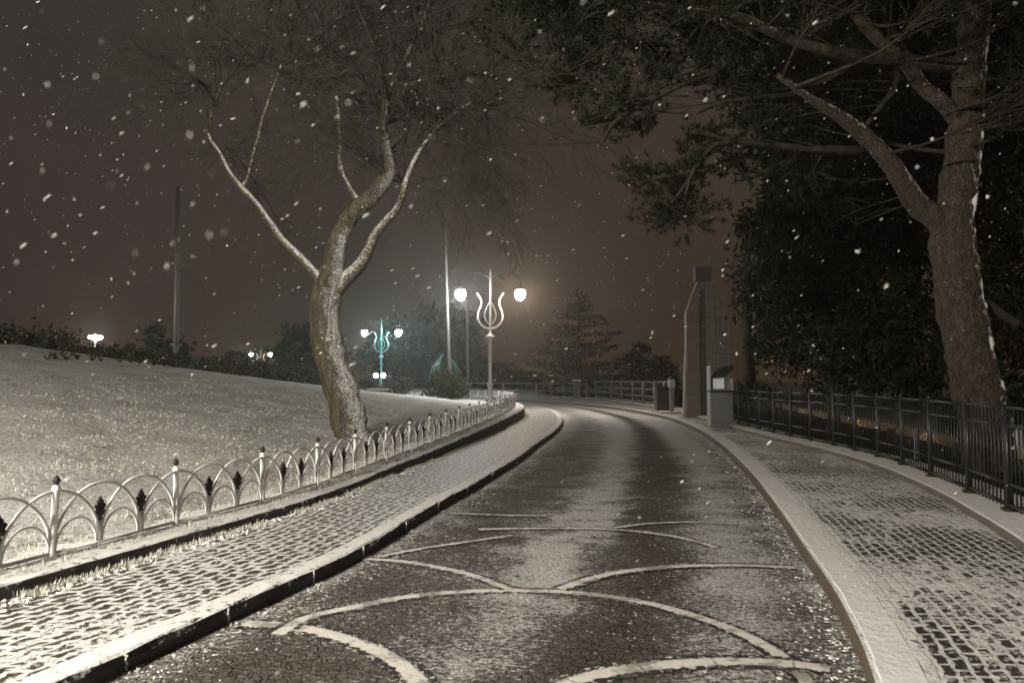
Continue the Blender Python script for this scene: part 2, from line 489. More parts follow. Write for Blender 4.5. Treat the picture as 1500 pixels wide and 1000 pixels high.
# ------------------------------------------------------------------ mesh builder
class MB:
    def __init__(self):
        self.v, self.f, self.uv = [], [], None

    def add(self, vs, fs):
        b = len(self.v)
        self.v.extend(tuple(v) for v in vs)
        self.f.extend(tuple(b + i for i in f) for f in fs)

    def box(self, c, s, rz=0.0, taper=1.0):
        hx, hy, hz = s[0] / 2, s[1] / 2, s[2] / 2
        ca, sa = math.cos(rz), math.sin(rz)
        vs = []
        for z, k in ((-hz, 1), (hz, taper)):
            for x, y in ((-hx, -hy), (hx, -hy), (hx, hy), (-hx, hy)):
                x *= k
                y *= k
                vs.append((c[0] + x * ca - y * sa, c[1] + x * sa + y * ca, c[2] + z))
        self.add(vs, [(3, 2, 1, 0), (4, 5, 6, 7), (0, 1, 5, 4), (1, 2, 6, 5), (2, 3, 7, 6), (3, 0, 4, 7)])

    def tube(self, pts, rad, n=6, cap=True, flat=1.0):
        pts = [Vector(p) for p in pts]
        if not hasattr(rad, '__len__'):
            rad = [rad] * len(pts)
        b = len(self.v)
        up = None
        m = len(pts)
        for i, p in enumerate(pts):
            t = (pts[min(i + 1, m - 1)] - pts[max(i - 1, 0)])
            if t.length < 1e-9:
                t = Vector((0, 0, 1))
            t.normalize()
            if up is None:
                a = Vector((0, 1, 0)) if abs(t.y) < 0.9 else Vector((1, 0, 0))
                up = (a - t * a.dot(t)).normalized()
            else:
                up = (up - t * up.dot(t))
                if up.length < 1e-6:
                    up = t.orthogonal()
                up.normalize()
            s = t.cross(up)
            r = rad[i]
            for j in range(n):
                an = 2 * math.pi * j / n
                q = p + up * (math.cos(an) * r * flat) + s * (math.sin(an) * r)
                self.v.append((q.x, q.y, q.z))
        for i in range(m - 1):
            for j in range(n):
                j2 = (j + 1) % n
                self.f.append((b + i * n + j, b + i * n + j2, b + (i + 1) * n + j2, b + (i + 1) * n + j))
        if cap:
            self.f.append(tuple(b + j for j in range(n))[::-1])
            self.f.append(tuple(b + (m - 1) * n + j for j in range(n)))

    def lathe(self, prof, c=(0, 0, 0), n=12):
        b = len(self.v)
        for r, z in prof:
            for j in range(n):
                a = 2 * math.pi * j / n
                self.v.append((c[0] + r * math.cos(a), c[1] + r * math.sin(a), c[2] + z))
        m = len(prof)
        for i in range(m - 1):
            for j in range(n):
                j2 = (j + 1) % n
                self.f.append((b + i * n + j, b + i * n + j2, b + (i + 1) * n + j2, b + (i + 1) * n + j))
        self.f.append(tuple(b + j for j in range(n))[::-1])
        self.f.append(tuple(b + (m - 1) * n + j for j in range(n)))

    def prism(self, outline, thick, c=(0, 0, 0)):
        """outline in local xz, extruded along y"""
        n = len(outline)
        vs = [(c[0] + x, c[1] - thick / 2, c[2] + z) for x, z in outline] + [(c[0] + x, c[1] + thick / 2, c[2] + z) for x, z in outline]
        fs = [tuple(range(n)), tuple(range(2 * n - 1, n - 1, -1))]
        for i in range(n):
            j = (i + 1) % n
            fs.append((i, n + i, n + j, j))
        self.add(vs, fs)

    def build(self, name, mat, parent=None, smooth=True, uvs=None):
        me = bpy.data.meshes.new(name)
        me.from_pydata(self.v, [], self.f)
        if smooth:
            me.polygons.foreach_set('use_smooth', [True] * len(me.polygons))
        if uvs is not None:
            l = me.uv_layers.new(name='uv')
            vi = np.empty(len(me.loops), dtype=np.int32)
            me.loops.foreach_get('vertex_index', vi)
            l.data.foreach_set('uv', np.asarray(uvs, dtype=np.float32)[vi].ravel())
        me.materials.append(mat)
        me.update()
        o = bpy.data.objects.new(name, me)
        COL.objects.link(o)
        if parent is not None:
            o.parent = parent
        return o


def thing(name, label, cat, loc=(0, 0, 0), rz=0.0, group=None):
    o = bpy.data.objects.new(name, None)
    o.empty_display_size = 0.3
    COL.objects.link(o)
    o.location = loc
    o.rotation_euler = (0, 0, rz)
    o['label'] = label
    o['category'] = cat
    if group:
        o['group'] = group
    return o


def tag(o, label=None, cat=None, group=None, kind=None):
    if label:
        o['label'] = label
    if cat:
        o['category'] = cat
    if group:
        o['group'] = group
    if kind:
        o['kind'] = kind
    return o


def copy_tree(o, parent=None, loc=None, rz=None, scale=None):
    c = o.copy()
    COL.objects.link(c)
    c.parent = parent
    if loc is not None:
        c.location = loc
    if rz is not None:
        c.rotation_euler = (0, 0, rz)
    if scale is not None:
        c.scale = scale if hasattr(scale, '__len__') else (scale,) * 3
    for ch in [x for x in KIDS.get(o.name, [])] or [x for x in bpy.data.objects if x.parent == o]:
        copy_tree(ch, c)
    return c


KIDS = {}


def catmull(pts, per=8):
    pts = [Vector(p) for p in pts]
    out = []
    n = len(pts)
    for i in range(n - 1):
        p0 = pts[i - 1] if i > 0 else pts[0] * 2 - pts[1]
        p1, p2 = pts[i], pts[i + 1]
        p3 = pts[i + 2] if i + 2 < n else pts[-1] * 2 - pts[-2]
        for k in range(per):
            t = k / per
            out.append(0.5 * ((2 * p1) + (p2 - p0) * t + (2 * p0 - 5 * p1 + 4 * p2 - p3) * t * t + (3 * p1 - p0 - 3 * p2 + p3) * t ** 3))
    out.append(pts[-1].copy())
    return out


def lerp_list(vals, per=8):
    out = []
    for i in range(len(vals) - 1):
        for k in range(per):
            out.append(vals[i] + (vals[i + 1] - vals[i]) * k / per)
    out.append(vals[-1])
    return out


class Line:
    """x as a smooth function of y"""
    def __init__(self, pts):
        c = catmull([Vector((p[0], p[1], 0)) for p in pts], 12)
        c.sort(key=lambda q: q.y)
        self.y = np.array([q.y for q in c])
        self.x = np.array([q.x for q in c])

    def __call__(self, y):
        return float(np.interp(y, self.y, self.x))


# ------------------------------------------------------------------ plan lines (x, y)
def _sc(pts, f0, f1, yend):
    out = []
    for x, y in pts:
        f = f0 + (f1 - f0) * min(1, max(0, y) / 30.0)
        if y > yend:
            f = 1.0 + (f - 1.0) * max(0.0, 1 - (y - yend) / 20.0)
        out.append((x * f, y * f))
    return out


KL = Line(_sc([(-4.7, -4.0), (-2.95, 1.3), (-2.2, 3.57), (-1.83, 4.72), (-1.44, 5.95), (-1.20, 7.0), (-0.93, 8.5), (-0.50, 10.6), (0.13, 14.0), (0.62, 17.3), (1.20, 21.0), (1.72, 25.5), (2.0, 31.0), (1.9, 38.0), (0.95, 46.0), (-0.5, 50.5), (-3.2, 55.0), (-8.5, 60.0), (-17, 66.0), (-32, 75.0)], 1.034, 1.034, 32))
KR = Line([(-0.85, -4.0), (0.9, 1.3), (1.74, 3.6), (1.99, 4.33), (2.27, 5.3), (2.56, 6.5), (2.9, 7.9), (3.3, 9.6), (3.75, 11.6), (4.35, 14.6), (5.0, 18.2), (5.6, 22.3), (6.05, 27.0), (6.2, 32.0), (5.5, 40.0), (4.1, 46.0), (2.0, 52.0), (-1.5, 58.5), (-7.0, 65.0), (-16, 72.0), (-32, 82.0)])
FL = Line(_sc([(-6.3, -4.0), (-4.70, 1.3), (-3.45, 5.58), (-3.08, 6.85), (-2.72, 8.05), (-2.45, 9.4), (-2.20, 11.0), (-1.75, 13.7), (-0.95, 19.2), (-0.15, 26.0), (0.12, 30.0), (0.05, 34.0), (-0.5, 38.0), (-1.6, 42.0), (-3.3, 46.0), (-6.3, 50.0), (-11.5, 54.0), (-19, 60.0), (-33, 69.0)], 1.0606, 1.036, 30))
FR = Line([(0.9, -4.0), (3.2, 2.2), (4.35, 5.1), (5.26, 7.9), (5.62, 9.17), (6.02, 10.7), (6.38, 12.15), (6.62, 13.5), (6.76, 14.8), (6.82, 16.0), (6.84, 17.5), (6.84, 19.0), (6.90, 21.0), (7.15, 24.0), (7.6, 30.0), (7.95, 36.0), (7.8, 40.0), (7.2, 48.0), (6.3, 56.0), (2.5, 64.0), (-5.0, 72.0), (-20, 84.0)])
R2 = Line([(0.5, -4.0), (2.3, 2.2), (3.35, 4.4), (4.25, 6.1), (5.08, 8.5), (5.55, 10.2), (5.98, 12.2), (6.2, 14.0), (6.32, 16.0), (6.36, 18.0), (6.5, 21.0), (6.75, 24.0), (7.2, 30.0), (7.5, 36.0), (7.35, 40.0), (6.7, 48.0), (5.7, 56.0), (1.9, 63.5), (-5.6, 71.5), (-20.6, 83.5)])


def base_z(y):
    return float(np.interp(y, [-5, 10, 20, 30, 70], [0.20, 0.20, 0.36, 0.46, 0.46]))


def fence_n(y):
    """unit normal of the left fence line pointing to the right (street side)"""
    dx = (FL(y + 0.2) - FL(y - 0.2)) / 0.4
    v = Vector((1.0, -dx, 0))
    return v.normalized()


def KF(y):
    # street edge of the strip the fence stands on
    dx = (FL(y + 0.2) - FL(y - 0.2)) / 0.4
    return FL(y) + 0.40 * math.sqrt(1 + dx * dx)


def lawn_z(x, y):
    s = max(0.0, FL(y) - x - 0.12)
    k = float(np.interp(y, [-5, 0, 12, 25, 40, 55, 70], [0.12, 0.14, 0.17, 0.153, 0.075, 0.02, 0.0]))
    S = float(np.interp(y, [-5, 25, 40, 55], [20, 16.3, 13.5, 10]))
    e = min(s, S)
    z = base_z(y) + k * e * (e / (e + 0.8))
    if s > S:
        z -= 0.11 * (s - S)
    if y < 45:
        z += 0.035 * mnoise.noise(Vector((x * 0.9, y * 0.9, 0.3))) + 0.018 * mnoise.noise(Vector((x * 4.1, y * 4.1, 3.3)))
    return z


def yrows(y0, y1, near=0.2):
    ys = [y0]
    while ys[-1] < y1:
        y = ys[-1]
        ys.append(y + near * max(1.0, abs(y) / 9.0))
    ys[-1] = y1
    return ys


def strip(name, la, lb, za, zb, mat, y0=-4.0, y1=75.0, nx=6, norm_u=False, ncurve=None, wob=0.0):
    mb = MB()
    uvs = []
    ys = yrows(y0, y1)
    arc = 0.0
    prev = None
    for y in ys:
        xa, xb = la(y), lb(y)
        m = Vector(((xa + xb) / 2, y, 0))
        if prev is not None:
            arc += (m - prev).length
        prev = m
        for i in range(nx + 1):
            t = i / nx
            x = xa + (xb - xa) * t
            z = (za(y) if callable(za) else za) * (1 - t) + (zb(y) if callable(zb) else zb) * t
            if wob and 0 < i < nx:
                z += wob * mnoise.noise(Vector((x * 2.3, y * 2.3, 5)))
            mb.v.append((x, y, z))
            uvs.append((t if norm_u else (x - xa), arc))
    w = nx + 1
    for j in range(len(ys) - 1):
        for i in range(nx):
            a = j * w + i
            mb.f.append((a, a + 1, a + w + 1, a + w))
    o = mb.build(name, mat, None, True, uvs)
    return o


# ------------------------------------------------------------------ ground
mb = MB()
ext = 420.0
xs = [-ext, -150, -60, -30, -12, 0, 12, 30, 60, 150, ext]
yy = [-60, -4.2, 20, 45, 70, 110, 180, ext]
for y in yy:
    for x in xs:
        mb.v.append((x, y, -0.03))
for j in range(len(yy) - 1):
    for i in range(len(xs) - 1):
        a = j * len(xs) + i
        mb.f.append((a, a + 1, a + 1 + len(xs), a + len(xs)))
tag(mb.build('ground', M['ground']), kind='structure')

tag(strip('road', KL, KR, 0.0, 0.0, M['road'], -4, 75, 14, norm_u=True), kind='structure')
tag(strip('sidewalk', lambda y: KL(y) - 0.16, KF, 0.10, 0.10, M['walk_l'], -4, 69, 8, wob=0.006), kind='structure')
# (u grows leftwards from the kerb on this strip)
tag(strip('sidewalk', lambda y: KR(y) + 0.0, R2, 0.131, 0.133, M['walk_r'], -4, 70, 10, wob=0.006), kind='structure')


def kerb(name, line, side, h, w, mat, y0, y1, zf=None, zlow=0.0, rag=0.006):
    """side=+1: kerb top lies to the +x side of the line's face"""
    mb = MB()
    ys = yrows(y0, y1, 0.16)
    prof = [(0.0, zlow - 0.02), (0.0, 0.6), (0.012, 0.92), (0.035, 1.0), (w, 1.0), (w, zlow - 0.02)]
    for y in ys:
        hh = zf(y) if zf else h
        dx = (line(y + 0.2) - line(y - 0.2)) / 0.4
        kx = math.sqrt(1 + dx * dx)
        for q, (ox, oz) in enumerate(prof):
            z = oz if q in (0, 5) else zlow + (hh - zlow) * oz
            jx = rag * mnoise.noise(Vector((y * 3.0, q * 1.7, side)))
            jz = 0.5 * rag * mnoise.noise(Vector((y * 4.0, q * 2.7, side + 4))) if 0 < q < 5 else 0
            mb.v.append((line(y) + side * ox * kx + jx, y, z + jz))
    w_ = len(prof)
    for j in range(len(ys) - 1):
        for i in range(w_ - 1):
            a = j * w_ + i
            f = (a, a + 1, a + w_ + 1, a + w_)
            mb.f.append(f if side < 0 else f[::-1])
    return mb.build(name, mat, None, False)


tag(kerb('kerb', KL, -1, 0.106, 0.20, M['kerb_l'], -4, 74, rag=0.016), kind='structure')
tag(kerb('kerb', KR, 1, 0.136, 0.24, M['kerb_r'], -4, 70, rag=0.012), kind='structure')
tag(kerb('kerb', KF, -1, 0.20, 0.85, M['kerb_l'], -4, 66, zf=lambda y: base_z(y) + 0.004, zlow=0.08, rag=0.014), kind='structure')
tag(kerb('kerb', R2, 1, 0.215, 0.85, M['ledge'], -4, 70, zlow=0.11), kind='structure')
tag(strip('verge', lambda y: FR(y) + 0.30, lambda y: FR(y) + 40.0, 0.05, -0.02, M['earth'], -4, 90, 24, wob=0.05), kind='structure')

# lawn
mb = MB()
ys = yrows(-4.0, 66.0, 0.17)
nx = 110
for y in ys:
    xf = FL(y) - 0.10
    for i in range(nx + 1):
        t = i / nx
        s = 46.0 * (0.22 * t + 0.78 * t ** 2.3)
        x = xf - s
        mb.v.append((x, y, lawn_z(x, y) + (0.0 if i else -0.03)))
for j in range(len(ys) - 1):
    for i in range(nx):
        a = j * (nx + 1) + i
        mb.f.append((a + 1, a, a + nx + 1, a + nx + 2))
tag(mb.build('lawn', M['lawn']), kind='structure')
# second lawn across the bend
mb = MB()
nxx, nyy = 30, 16
for j in range(nyy + 1):
    for i in range(nxx + 1):
        x = -46 + 50 * i / nxx
        y = 62 + 48 * j / nyy
        y += 0.0 + max(0, (-6 - x)) * 0.55 * (1 - j / nyy)
        e = min(1, min(i, nxx - i, j, nyy - j) / 1.5)
        mb.v.append((x, y, -0.02 + 0.5 * e + 0.05 * mnoise.noise(Vector((x * .3, y * .3, 0)))))
for j in range(nyy):
    for i in range(nxx):
        a = j * (nxx + 1) + i
        mb.f.append((a, a + 1, a + nxx + 2, a + nxx + 1))
tag(mb.build('lawn', M['lawn']), kind='structure')

# ------------------------------------------------------------------ curved pale bands in the road
bands = [
    ([(356, 913), (430, 918), (500, 934), (560, 957), (600, 985), (622, 1020), (628, 1070)], 0.105),
    ([(405, 930), (450, 905), (520, 889), (600, 874), (680, 867), (760, 865), (860, 870), (950, 884), (1040, 910), (1110, 940), (1160, 975), (1190, 1010)], 0.085),
    ([(760, 1040), (830, 1003), (900, 984), (980, 974), (1060, 970), (1140, 972), (1215, 980)], 0.105),
    ([(530, 819), (590, 823), (650, 833), (700, 846), (745, 863)], 0.075),
    ([(820, 864), (870, 847), (930, 836), (1000, 830), (1080, 829), (1165, 832)], 0.085),
    ([(560, 815), (620, 804), (680, 795), (750, 785)], 0.06),
    ([(700, 776), (780, 775), (860, 775), (930, 779), (1000, 789), (1050, 803)], 0.07),
    ([(900, 774), (950, 768), (1010, 766), (1080, 769)], 0.06),
    ([(650, 752), (720, 755), (800, 757)], 0.05),
]
mb = MB()
uvs = []
nb = 0
for pl, wd in bands:
    c = catmull([G(px, py, 0.0) for px, py in pl], 14)
    arc = 0
    b = len(mb.v)
    nv = 0
    for i, p in enumerate(c):
        t = (c[min(i + 1, len(c) - 1)] - c[max(i - 1, 0)])
        t.z = 0
        t.normalize()
        n = Vector((-t.y, t.x, 0))
        if i:
            arc += (p - c[i - 1]).length
        if not (KL(p.y) + 0.02 < p.x < KR(p.y) - 0.02):
            # clip against the kerbs
            pass
        hw = wd * 1.0
        for s, uu in ((-1, 0), (-0.33, 0.33), (0.33, 0.67), (1, 1)):
            q = p + n * (s * hw)
            q.x = min(max(q.x, KL(q.y) + 0.012), KR(q.y) - 0.012)
            mb.v.append((q.x, q.y, 0.004 + nb * 0.0013))
            uvs.append((uu, arc))
        nv += 1
    for i in range(nv - 1):
        for j in range(3):
            a = b + i * 4 + j
            mb.f.append((a, a + 4, a + 5, a + 1))
    nb += 1
tag(mb.build('road_markings', M['band'], None, True, uvs), kind='structure')

# ------------------------------------------------------------------ left white fence
wf = thing('garden_fence', 'low white fence of overlapping arches with dark leaf ornaments along the lawn', 'fence', (0, 0, 0))
# walk along the line
path = []
y = 0.4
while y < 62:
    path.append(Vector((FL(y), y, base_z(y))))
    y += 0.02
arc = [0.0]
for i in range(1, len(path)):
    arc.append(arc[-1] + (path[i] - path[i - 1]).length)
arc = np.array(arc)
px_ = np.array([p.x for p in path]); py_ = np.array([p.y for p in path]); pz_ = np.array([p.z for p in path])
a0 = float(np.interp(5.92, py_, arc))
PW = 1.367


def at_arc(s):
    return Vector((float(np.interp(s, arc, px_)), float(np.interp(s, arc, py_)), float(np.interp(s, arc, pz_))))


W3 = PW / 3


def ell(cx, hw, h, a0_, a1_, n=14):
    return [(cx + hw * math.cos(t), 0, 0.03 + h * math.sin(t)) for t in np.linspace(a0_, a1_, n)]


pm = MB()
pm.tube(ell(W3, W3 * 0.985, 0.47, math.pi, 0, 20), 0.0135, 6)
pm.tube([(p[0], 0.004, p[2] - 0.002) for p in ell(2 * W3, W3 * 0.985, 0.47, math.pi, 0, 20)], 0.0135, 6)
pm.tube([(p[0], -0.004, p[2]) for p in ell(0, W3, 0.455, math.pi / 2, 0, 11)], 0.013, 6)
pm.tube([(p[0], -0.004, p[2]) for p in ell(PW, W3, 0.455, math.pi / 2, math.pi, 11)], 0.013, 6)
for c_ in (0.5, 1.5, 2.5):
    pm.tube([(p[0], 0.002, p[2]) for p in ell(W3 * c_, W3 * 0.44, 0.23, math.pi, 0, 14)], 0.010, 6)
pm.box((PW / 2, 0, 0.028), (PW, 0.03, 0.022))
for c_ in (1, 2):
    pm.tube([(W3 * c_, 0, 0.03), (W3 * c_, 0, 0.2)], 0.02, 6)
postm = MB()
postm.lathe([(0.040, 0), (0.040, 0.03), (0.027, 0.045), (0.027, 0.485), (0.033, 0.495), (0.033, 0.512), (0.015, 0.535)], n=10)
finm = MB()
finm.lathe([(0.010, 0.53), (0.018, 0.54), (0.027, 0.555), (0.029, 0.57), (0.022, 0.586), (0.010, 0.598), (0.005, 0.606)], n=10)
leafm = MB()
ol = [(0, 0.19), (0.022, 0.205), (0.012, 0.235), (0.040, 0.245), (0.052, 0.275), (0.036, 0.285), (0.058, 0.312), (0.044, 0.330), (0.030, 0.322), (0.030, 0.352), (0.014, 0.362), (0.0, 0.392)]
ol = ol + [(-x, z) for x, z in ol[-2:0:-1]]
leafm.prism([(x, z) for x, z in ol], 0.022)
n_pan = int((arc[-1] - a0) // PW)
first = {}
k0 = -4
for k in range(k0, n_pan):
    s = a0 + k * PW
    p, q = at_arc(s), at_arc(s + PW)
    if s < 0:
        continue
    d = q - p
    rz = math.atan2(d.y, d.x)
    sc_ = math.hypot(d.x, d.y) / PW

    def mk(nm, builder, mat, parent, loc, rot=0.0):
        if nm not in first:
            o = builder.build(nm, mat, parent)
            first[nm] = o
        else:
            o = first[nm].copy()
            COL.objects.link(o)
            o.parent = parent
        o.location = loc
        o.rotation_euler = (0, 0, rot)
        o.scale = (1, 1, 1.06 if nm in ('post', 'arch_panel') else 1)
        return o
    po = mk('post', postm, M['white_iron'], wf, p, rz)
    po.rotation_euler = (R.uniform(-.02, .02), R.uniform(-.02, .02), rz)
    mk('finial', finm, M['ornament'], po, (0, 0, 0), 0)
    pa = mk('arch_panel', pm, M['white_iron'], wf, p, rz)
    pa.rotation_euler = (0, -math.asin(max(-1, min(1, d.z / d.length))), rz)
    pa.scale = (sc_, 1, 1.06)
    if p.y < 44:
        mk('leaf_ornament', leafm, M['ornament'], pa, (W3, 0, 0), R.uniform(-.25, .25))
        mk('leaf_ornament', leafm, M['ornament'], pa, (2 * W3, 0, 0), R.uniform(-.25, .25))


# ------------------------------------------------------------------ black iron fence, right
def rail_fence(root, ys_, line, z0, hgt, mats, rails, picket=None, fin=True, thick=0.03):
    pts = [Vector((line(y), y, z0(y) if callable(z0) else z0)) for y in ys_]
    for i, p in enumerate(pts):
        q = pts[min(i + 1, len(pts) - 1)] if i + 1 < len(pts) else p + (p - pts[i - 1])
        d = q - p
        rz = math.atan2(d.y, d.x)
        m_ = MB()
        m_.box((0, 0, hgt / 2 + 0.01), (thick * 1.7, thick * 1.7, hgt + 0.02))
        m_.box((0, 0, 0.02), (0.13, 0.13, 0.03))
        if fin:
            m_.lathe([(0.02, hgt), (0.034, hgt + 0.02), (0.03, hgt + 0.05), (0.012, hgt + 0.07), (0.004, hgt + 0.11)], n=8)
        o = m_.build('post', mats, root)
        o.location = p
        o.rotation_euler = (0, 0, rz)
        if i + 1 >= len(pts):
            break
        L = math.hypot(d.x, d.y)
        r_ = MB()
        for h_ in rails:
            r_.box((L / 2, 0, h_), (L - 0.05, thick, thick * 1.1))
        if picket:
            n_ = int(L / picket)
            for j in range(1, n_):
                xx = L * j / n_
                r_.box((xx, 0, (hgt - 0.02 + 0.06) / 2), (0.014, 0.014, hgt - 0.02))
        o = r_.build('rail_panel', mats, root)
        o.location = p
        o.rotation_euler = (0, -math.asin(max(-1, min(1, d.z / d.length))), rz)


fr = thing('iron_fence', 'black iron fence with thin bars and posts along the right-hand walk', 'fence')
rail_fence(fr, [3.6, 4.4, 5.6, 6.75, 7.9, 9.17, 10.7, 12.15, 13.4, 14.6, 15.7, 17.0, 18.2, 19.4, 20.6, 21.8, 23.2, 24.6], FR, lambda y: float(np.interp(y, [8, 24], [0.215, 0.17])), 1.10, M['black_iron'], [0.07, 0.29, 0.90, 1.09], 0.115)
ff = thing('far_railing', 'pale snow covered railing beyond the ticket machine at the bend', 'fence')
rail_fence(ff, [36.5, 38.5, 40.5, 43, 45.5, 48.5, 52, 56], lambda y: float(FR(y)) + 0.0, 0.21, 1.3, M['grey_rail'], [0.12, 0.45, 0.85, 1.27], 0.5, False, 0.055)
ff2 = thing('bend_railing', 'dim grey railing closing the road where it bends away', 'fence')
rail_fence(ff2, [57.5, 61, 64.5, 68, 72, 77], lambda y: float(FR(y)), 0.1, 1.2, M['grey_rail'], [0.12, 0.6, 1.17], None, False, 0.07)

# ------------------------------------------------------------------ lamps
def lathe_obj(name, prof, mat, parent, n=14, c=(0, 0, 0)):
    m_ = MB()
    m_.lathe(prof, c, n)
    return m_.build(name, mat, parent)


GLOW = {
    'cool': m_glow('cool_glass', (0.80, 0.92, 1.0), 1.0),
    'warm': m_glow('warm_glass', (1.0, 0.80, 0.58), 1.0),
    'neutral': m_glow('neutral_glass', (1.0, 0.925, 0.80), 1.0),
    'sodium': m_glow('sodium_glass', (1.0, 0.62, 0.25), 1.0),
    'teal': m_glow('teal_glass', (0.72, 1.0, 1.0), 1.0),
}


def glow_mat(kind, strength):
    m_ = GLOW[kind].copy()
    m_.node_tree.nodes['Principled BSDF'].inputs['Emission Strength'].default_value = strength
    return m_


def lamp(label, loc, rz, kinds, strength, metal='lamp_iron', tulip='tulip', group='double street lamps'):
    t = thing('street_lamp', label, 'street lamp', loc, rz, group)
    lathe_obj('pole', [(0.17, -0.3), (0.17, 0.06), (0.12, 0.1), (0.11, 0.75), (0.14, 0.82), (0.14, 0.9), (0.075, 1.0), (0.065, 3.0), (0.10, 3.05), (0.22, 3.10), (0.22, 3.16), (0.08, 3.22), (0.05, 3.4), (0.045, 6.1), (0.06, 6.15), (0.02, 6.3), (0.008, 6.45)], M[metal], t)
    for s in (-1, 1):
        m_ = MB()
        outer = catmull([(0, 0, 3.50), (s * .32, 0, 3.60), (s * .56, 0, 3.92), (s * .55, 0, 4.3), (s * .42, 0, 4.62), (s * .44, 0, 4.92), (s * .62, 0, 5.2)], 5)
        m_.tube(outer, 0.05, 6, flat=0.6)
        inner = catmull([(0, 0, 3.66), (s * .2, 0, 3.9), (s * .27, 0, 4.2), (s * .17, 0, 4.5), (s * .05, 0, 4.75)], 5)
        m_.tube(inner, 0.03, 6, flat=0.6)
        m_.build('tulip_ornament', M[tulip], t)
        a_ = MB()
        arm = catmull([(0, 0, 5.85), (s * .3, 0, 6.1), (s * .75, 0, 6.18), (s * 1.2, 0, 6.02), (s * 1.45, 0, 5.72), (s * 1.42, 0, 5.48)], 6)
        a_.tube(arm, 0.028, 6)
        curl = catmull([(s * .30, 0, 6.10), (s * .42, 0, 5.85), (s * .65, 0, 5.78), (s * .78, 0, 5.92), (s * .66, 0, 6.02)], 5)
        a_.tube(curl, 0.02, 5)
        a_.build('arm', M['arm_iron'], t)
        l_ = MB()
        cx = s * 1.42
        l_.lathe([(0.02, 5.50), (0.05, 5.44), (0.13, 5.40), (0.25, 5.345), (0.26, 5.33), (0.20, 5.325)], (cx, 0, 0), 14)
        lo = l_.build('lantern', M['arm_iron'], t)
        kd = kinds[0] if s < 0 else kinds[1]
        if kd:
            g_ = MB()
            g_.lathe([(0.19, 5.32), (0.235, 5.24), (0.245, 5.14), (0.21, 5.02), (0.14, 4.92), (0.06, 4.86), (0.02, 4.85)], (cx, 0, 0), 14)
            g_.build('globe', glow_mat(kd, strength), lo)
    return t


def ground_at(x, y):
    return lawn_z(x, y) if x < FL(y) - 0.1 and y < 66 else 0.0


p = A(718, 585, 35.0)
lamp('tall double street lamp with one bluish and one warm light inside the fence corner', (p.x, 35.0, lawn_z(p.x, 35.0) - 0.02), 0.0, ('cool', 'warm'), 520.0)
p = A(558, 575, 62.0)
lamp('smaller looking double street lamp with teal lit tulip ornament behind the leaning tree', (p.x, 62.0, 0.40), 0.0, ('teal', 'teal'), 420.0, 'teal_lit_iron', 'teal_lit_iron')
p = A(381, 560, 112.0)
lamp('farthest double street lamp, one white and one yellowish light over the hedge', (p.x, 112.0, 0.3), 0.05, ('teal', 'warm'), 200.0)
p = A(140, 491, 46.0)
t = thing('hill_lamp', 'single flat lamp glow peeping over the top of the hedge', 'street lamp', (p.x, 46.0, p.z - 3.28))
lathe_obj('pole', [(0.07, -0.5), (0.05, 0.5), (0.045, 3.0)], M['arm_iron'], t, 8)
lathe_obj('globe', [(0.08, 3.0), (0.33, 3.06), (0.40, 3.16), (0.33, 3.25), (0.05, 3.29)], glow_mat('neutral', 170.0), t, 14)
# the lamp that lights the foreground stands on the lawn beside the photographer
lamp('street lamp on the near lawn beside the photographer lighting the foreground', (-7.8, -2.3, lawn_z(-7.8, -2.3) - 0.02), 0.6, ('neutral', 'neutral'), 2300.0)

# low twin garden light
p = A(556, 549, 60.0)
t = thing('garden_light', 'low twin globe light on a short stem below the teal lamp', 'garden light', (p.x, 60.0, 0.45))
lathe_obj('stem', [(0.08, -0.4), (0.05, 0.2), (0.045, 1.2), (0.07, 1.3)], M['arm_iron'], t)
m_ = MB(); m_.tube([(-0.3, 0, 1.3), (0.3, 0, 1.3)], 0.03); m_.build('arm', M['arm_iron'], t)
for s in (-1, 1):
    lathe_obj('globe', [(0.05, 1.33), (0.15, 1.38), (0.19, 1.5), (0.15, 1.62), (0.04, 1.68)], glow_mat('cool', 55.0), t, 12, (s * 0.3, 0, 0))

# ------------------------------------------------------------------ vegetation helpers
def leaves(mb, center, rad, n, size, rng, flat=1.0, shell=0.35, lumps=0, zcut=None):
    """n leaf-sized faces spread in lumpy clumps through an ellipsoid"""
    cl = []
    for _ in range(lumps or max(6, n // 45)):
        while True:
            v = Vector((rng.uniform(-1, 1), rng.uniform(-1, 1), rng.uniform(-1, 1)))
            if shell < v.length < 1:
                break
        r_ = rng.uniform(0.13, 0.30)
        cl.append((v, r_))
    b = len(mb.v)
    V, F = mb.v, mb.f
    for i in range(n):
        c, r_ = cl[rng.randrange(len(cl))]
        v = Vector((rng.gauss(0, 1), rng.gauss(0, 1), rng.gauss(0, 1))) * (r_ * 0.55)
        q = Vector(((c.x + v.x) * rad[0], (c.y + v.y) * rad[1], (c.z + v.z) * rad[2])) + Vector(center)
        if zcut is not None and q.z < zcut:
            q.z = zcut + rng.random() * 0.1
        s = size * rng.uniform(0.6, 1.35)
        a = Vector((rng.gauss(0, 1), rng.gauss(0, 1), rng.gauss(0, flat))).normalized()
        bb = a.cross(Vector((rng.gauss(0, 1), rng.gauss(0, 1), rng.gauss(0, 1)))).normalized()
        k = len(V)
        V.append(tuple(q - a * s)); V.append(tuple(q + bb * s * 0.45)); V.append(tuple(q + a * s)); V.append(tuple(q - bb * s * 0.45))
        F.append((k, k + 1, k + 2, k + 3))


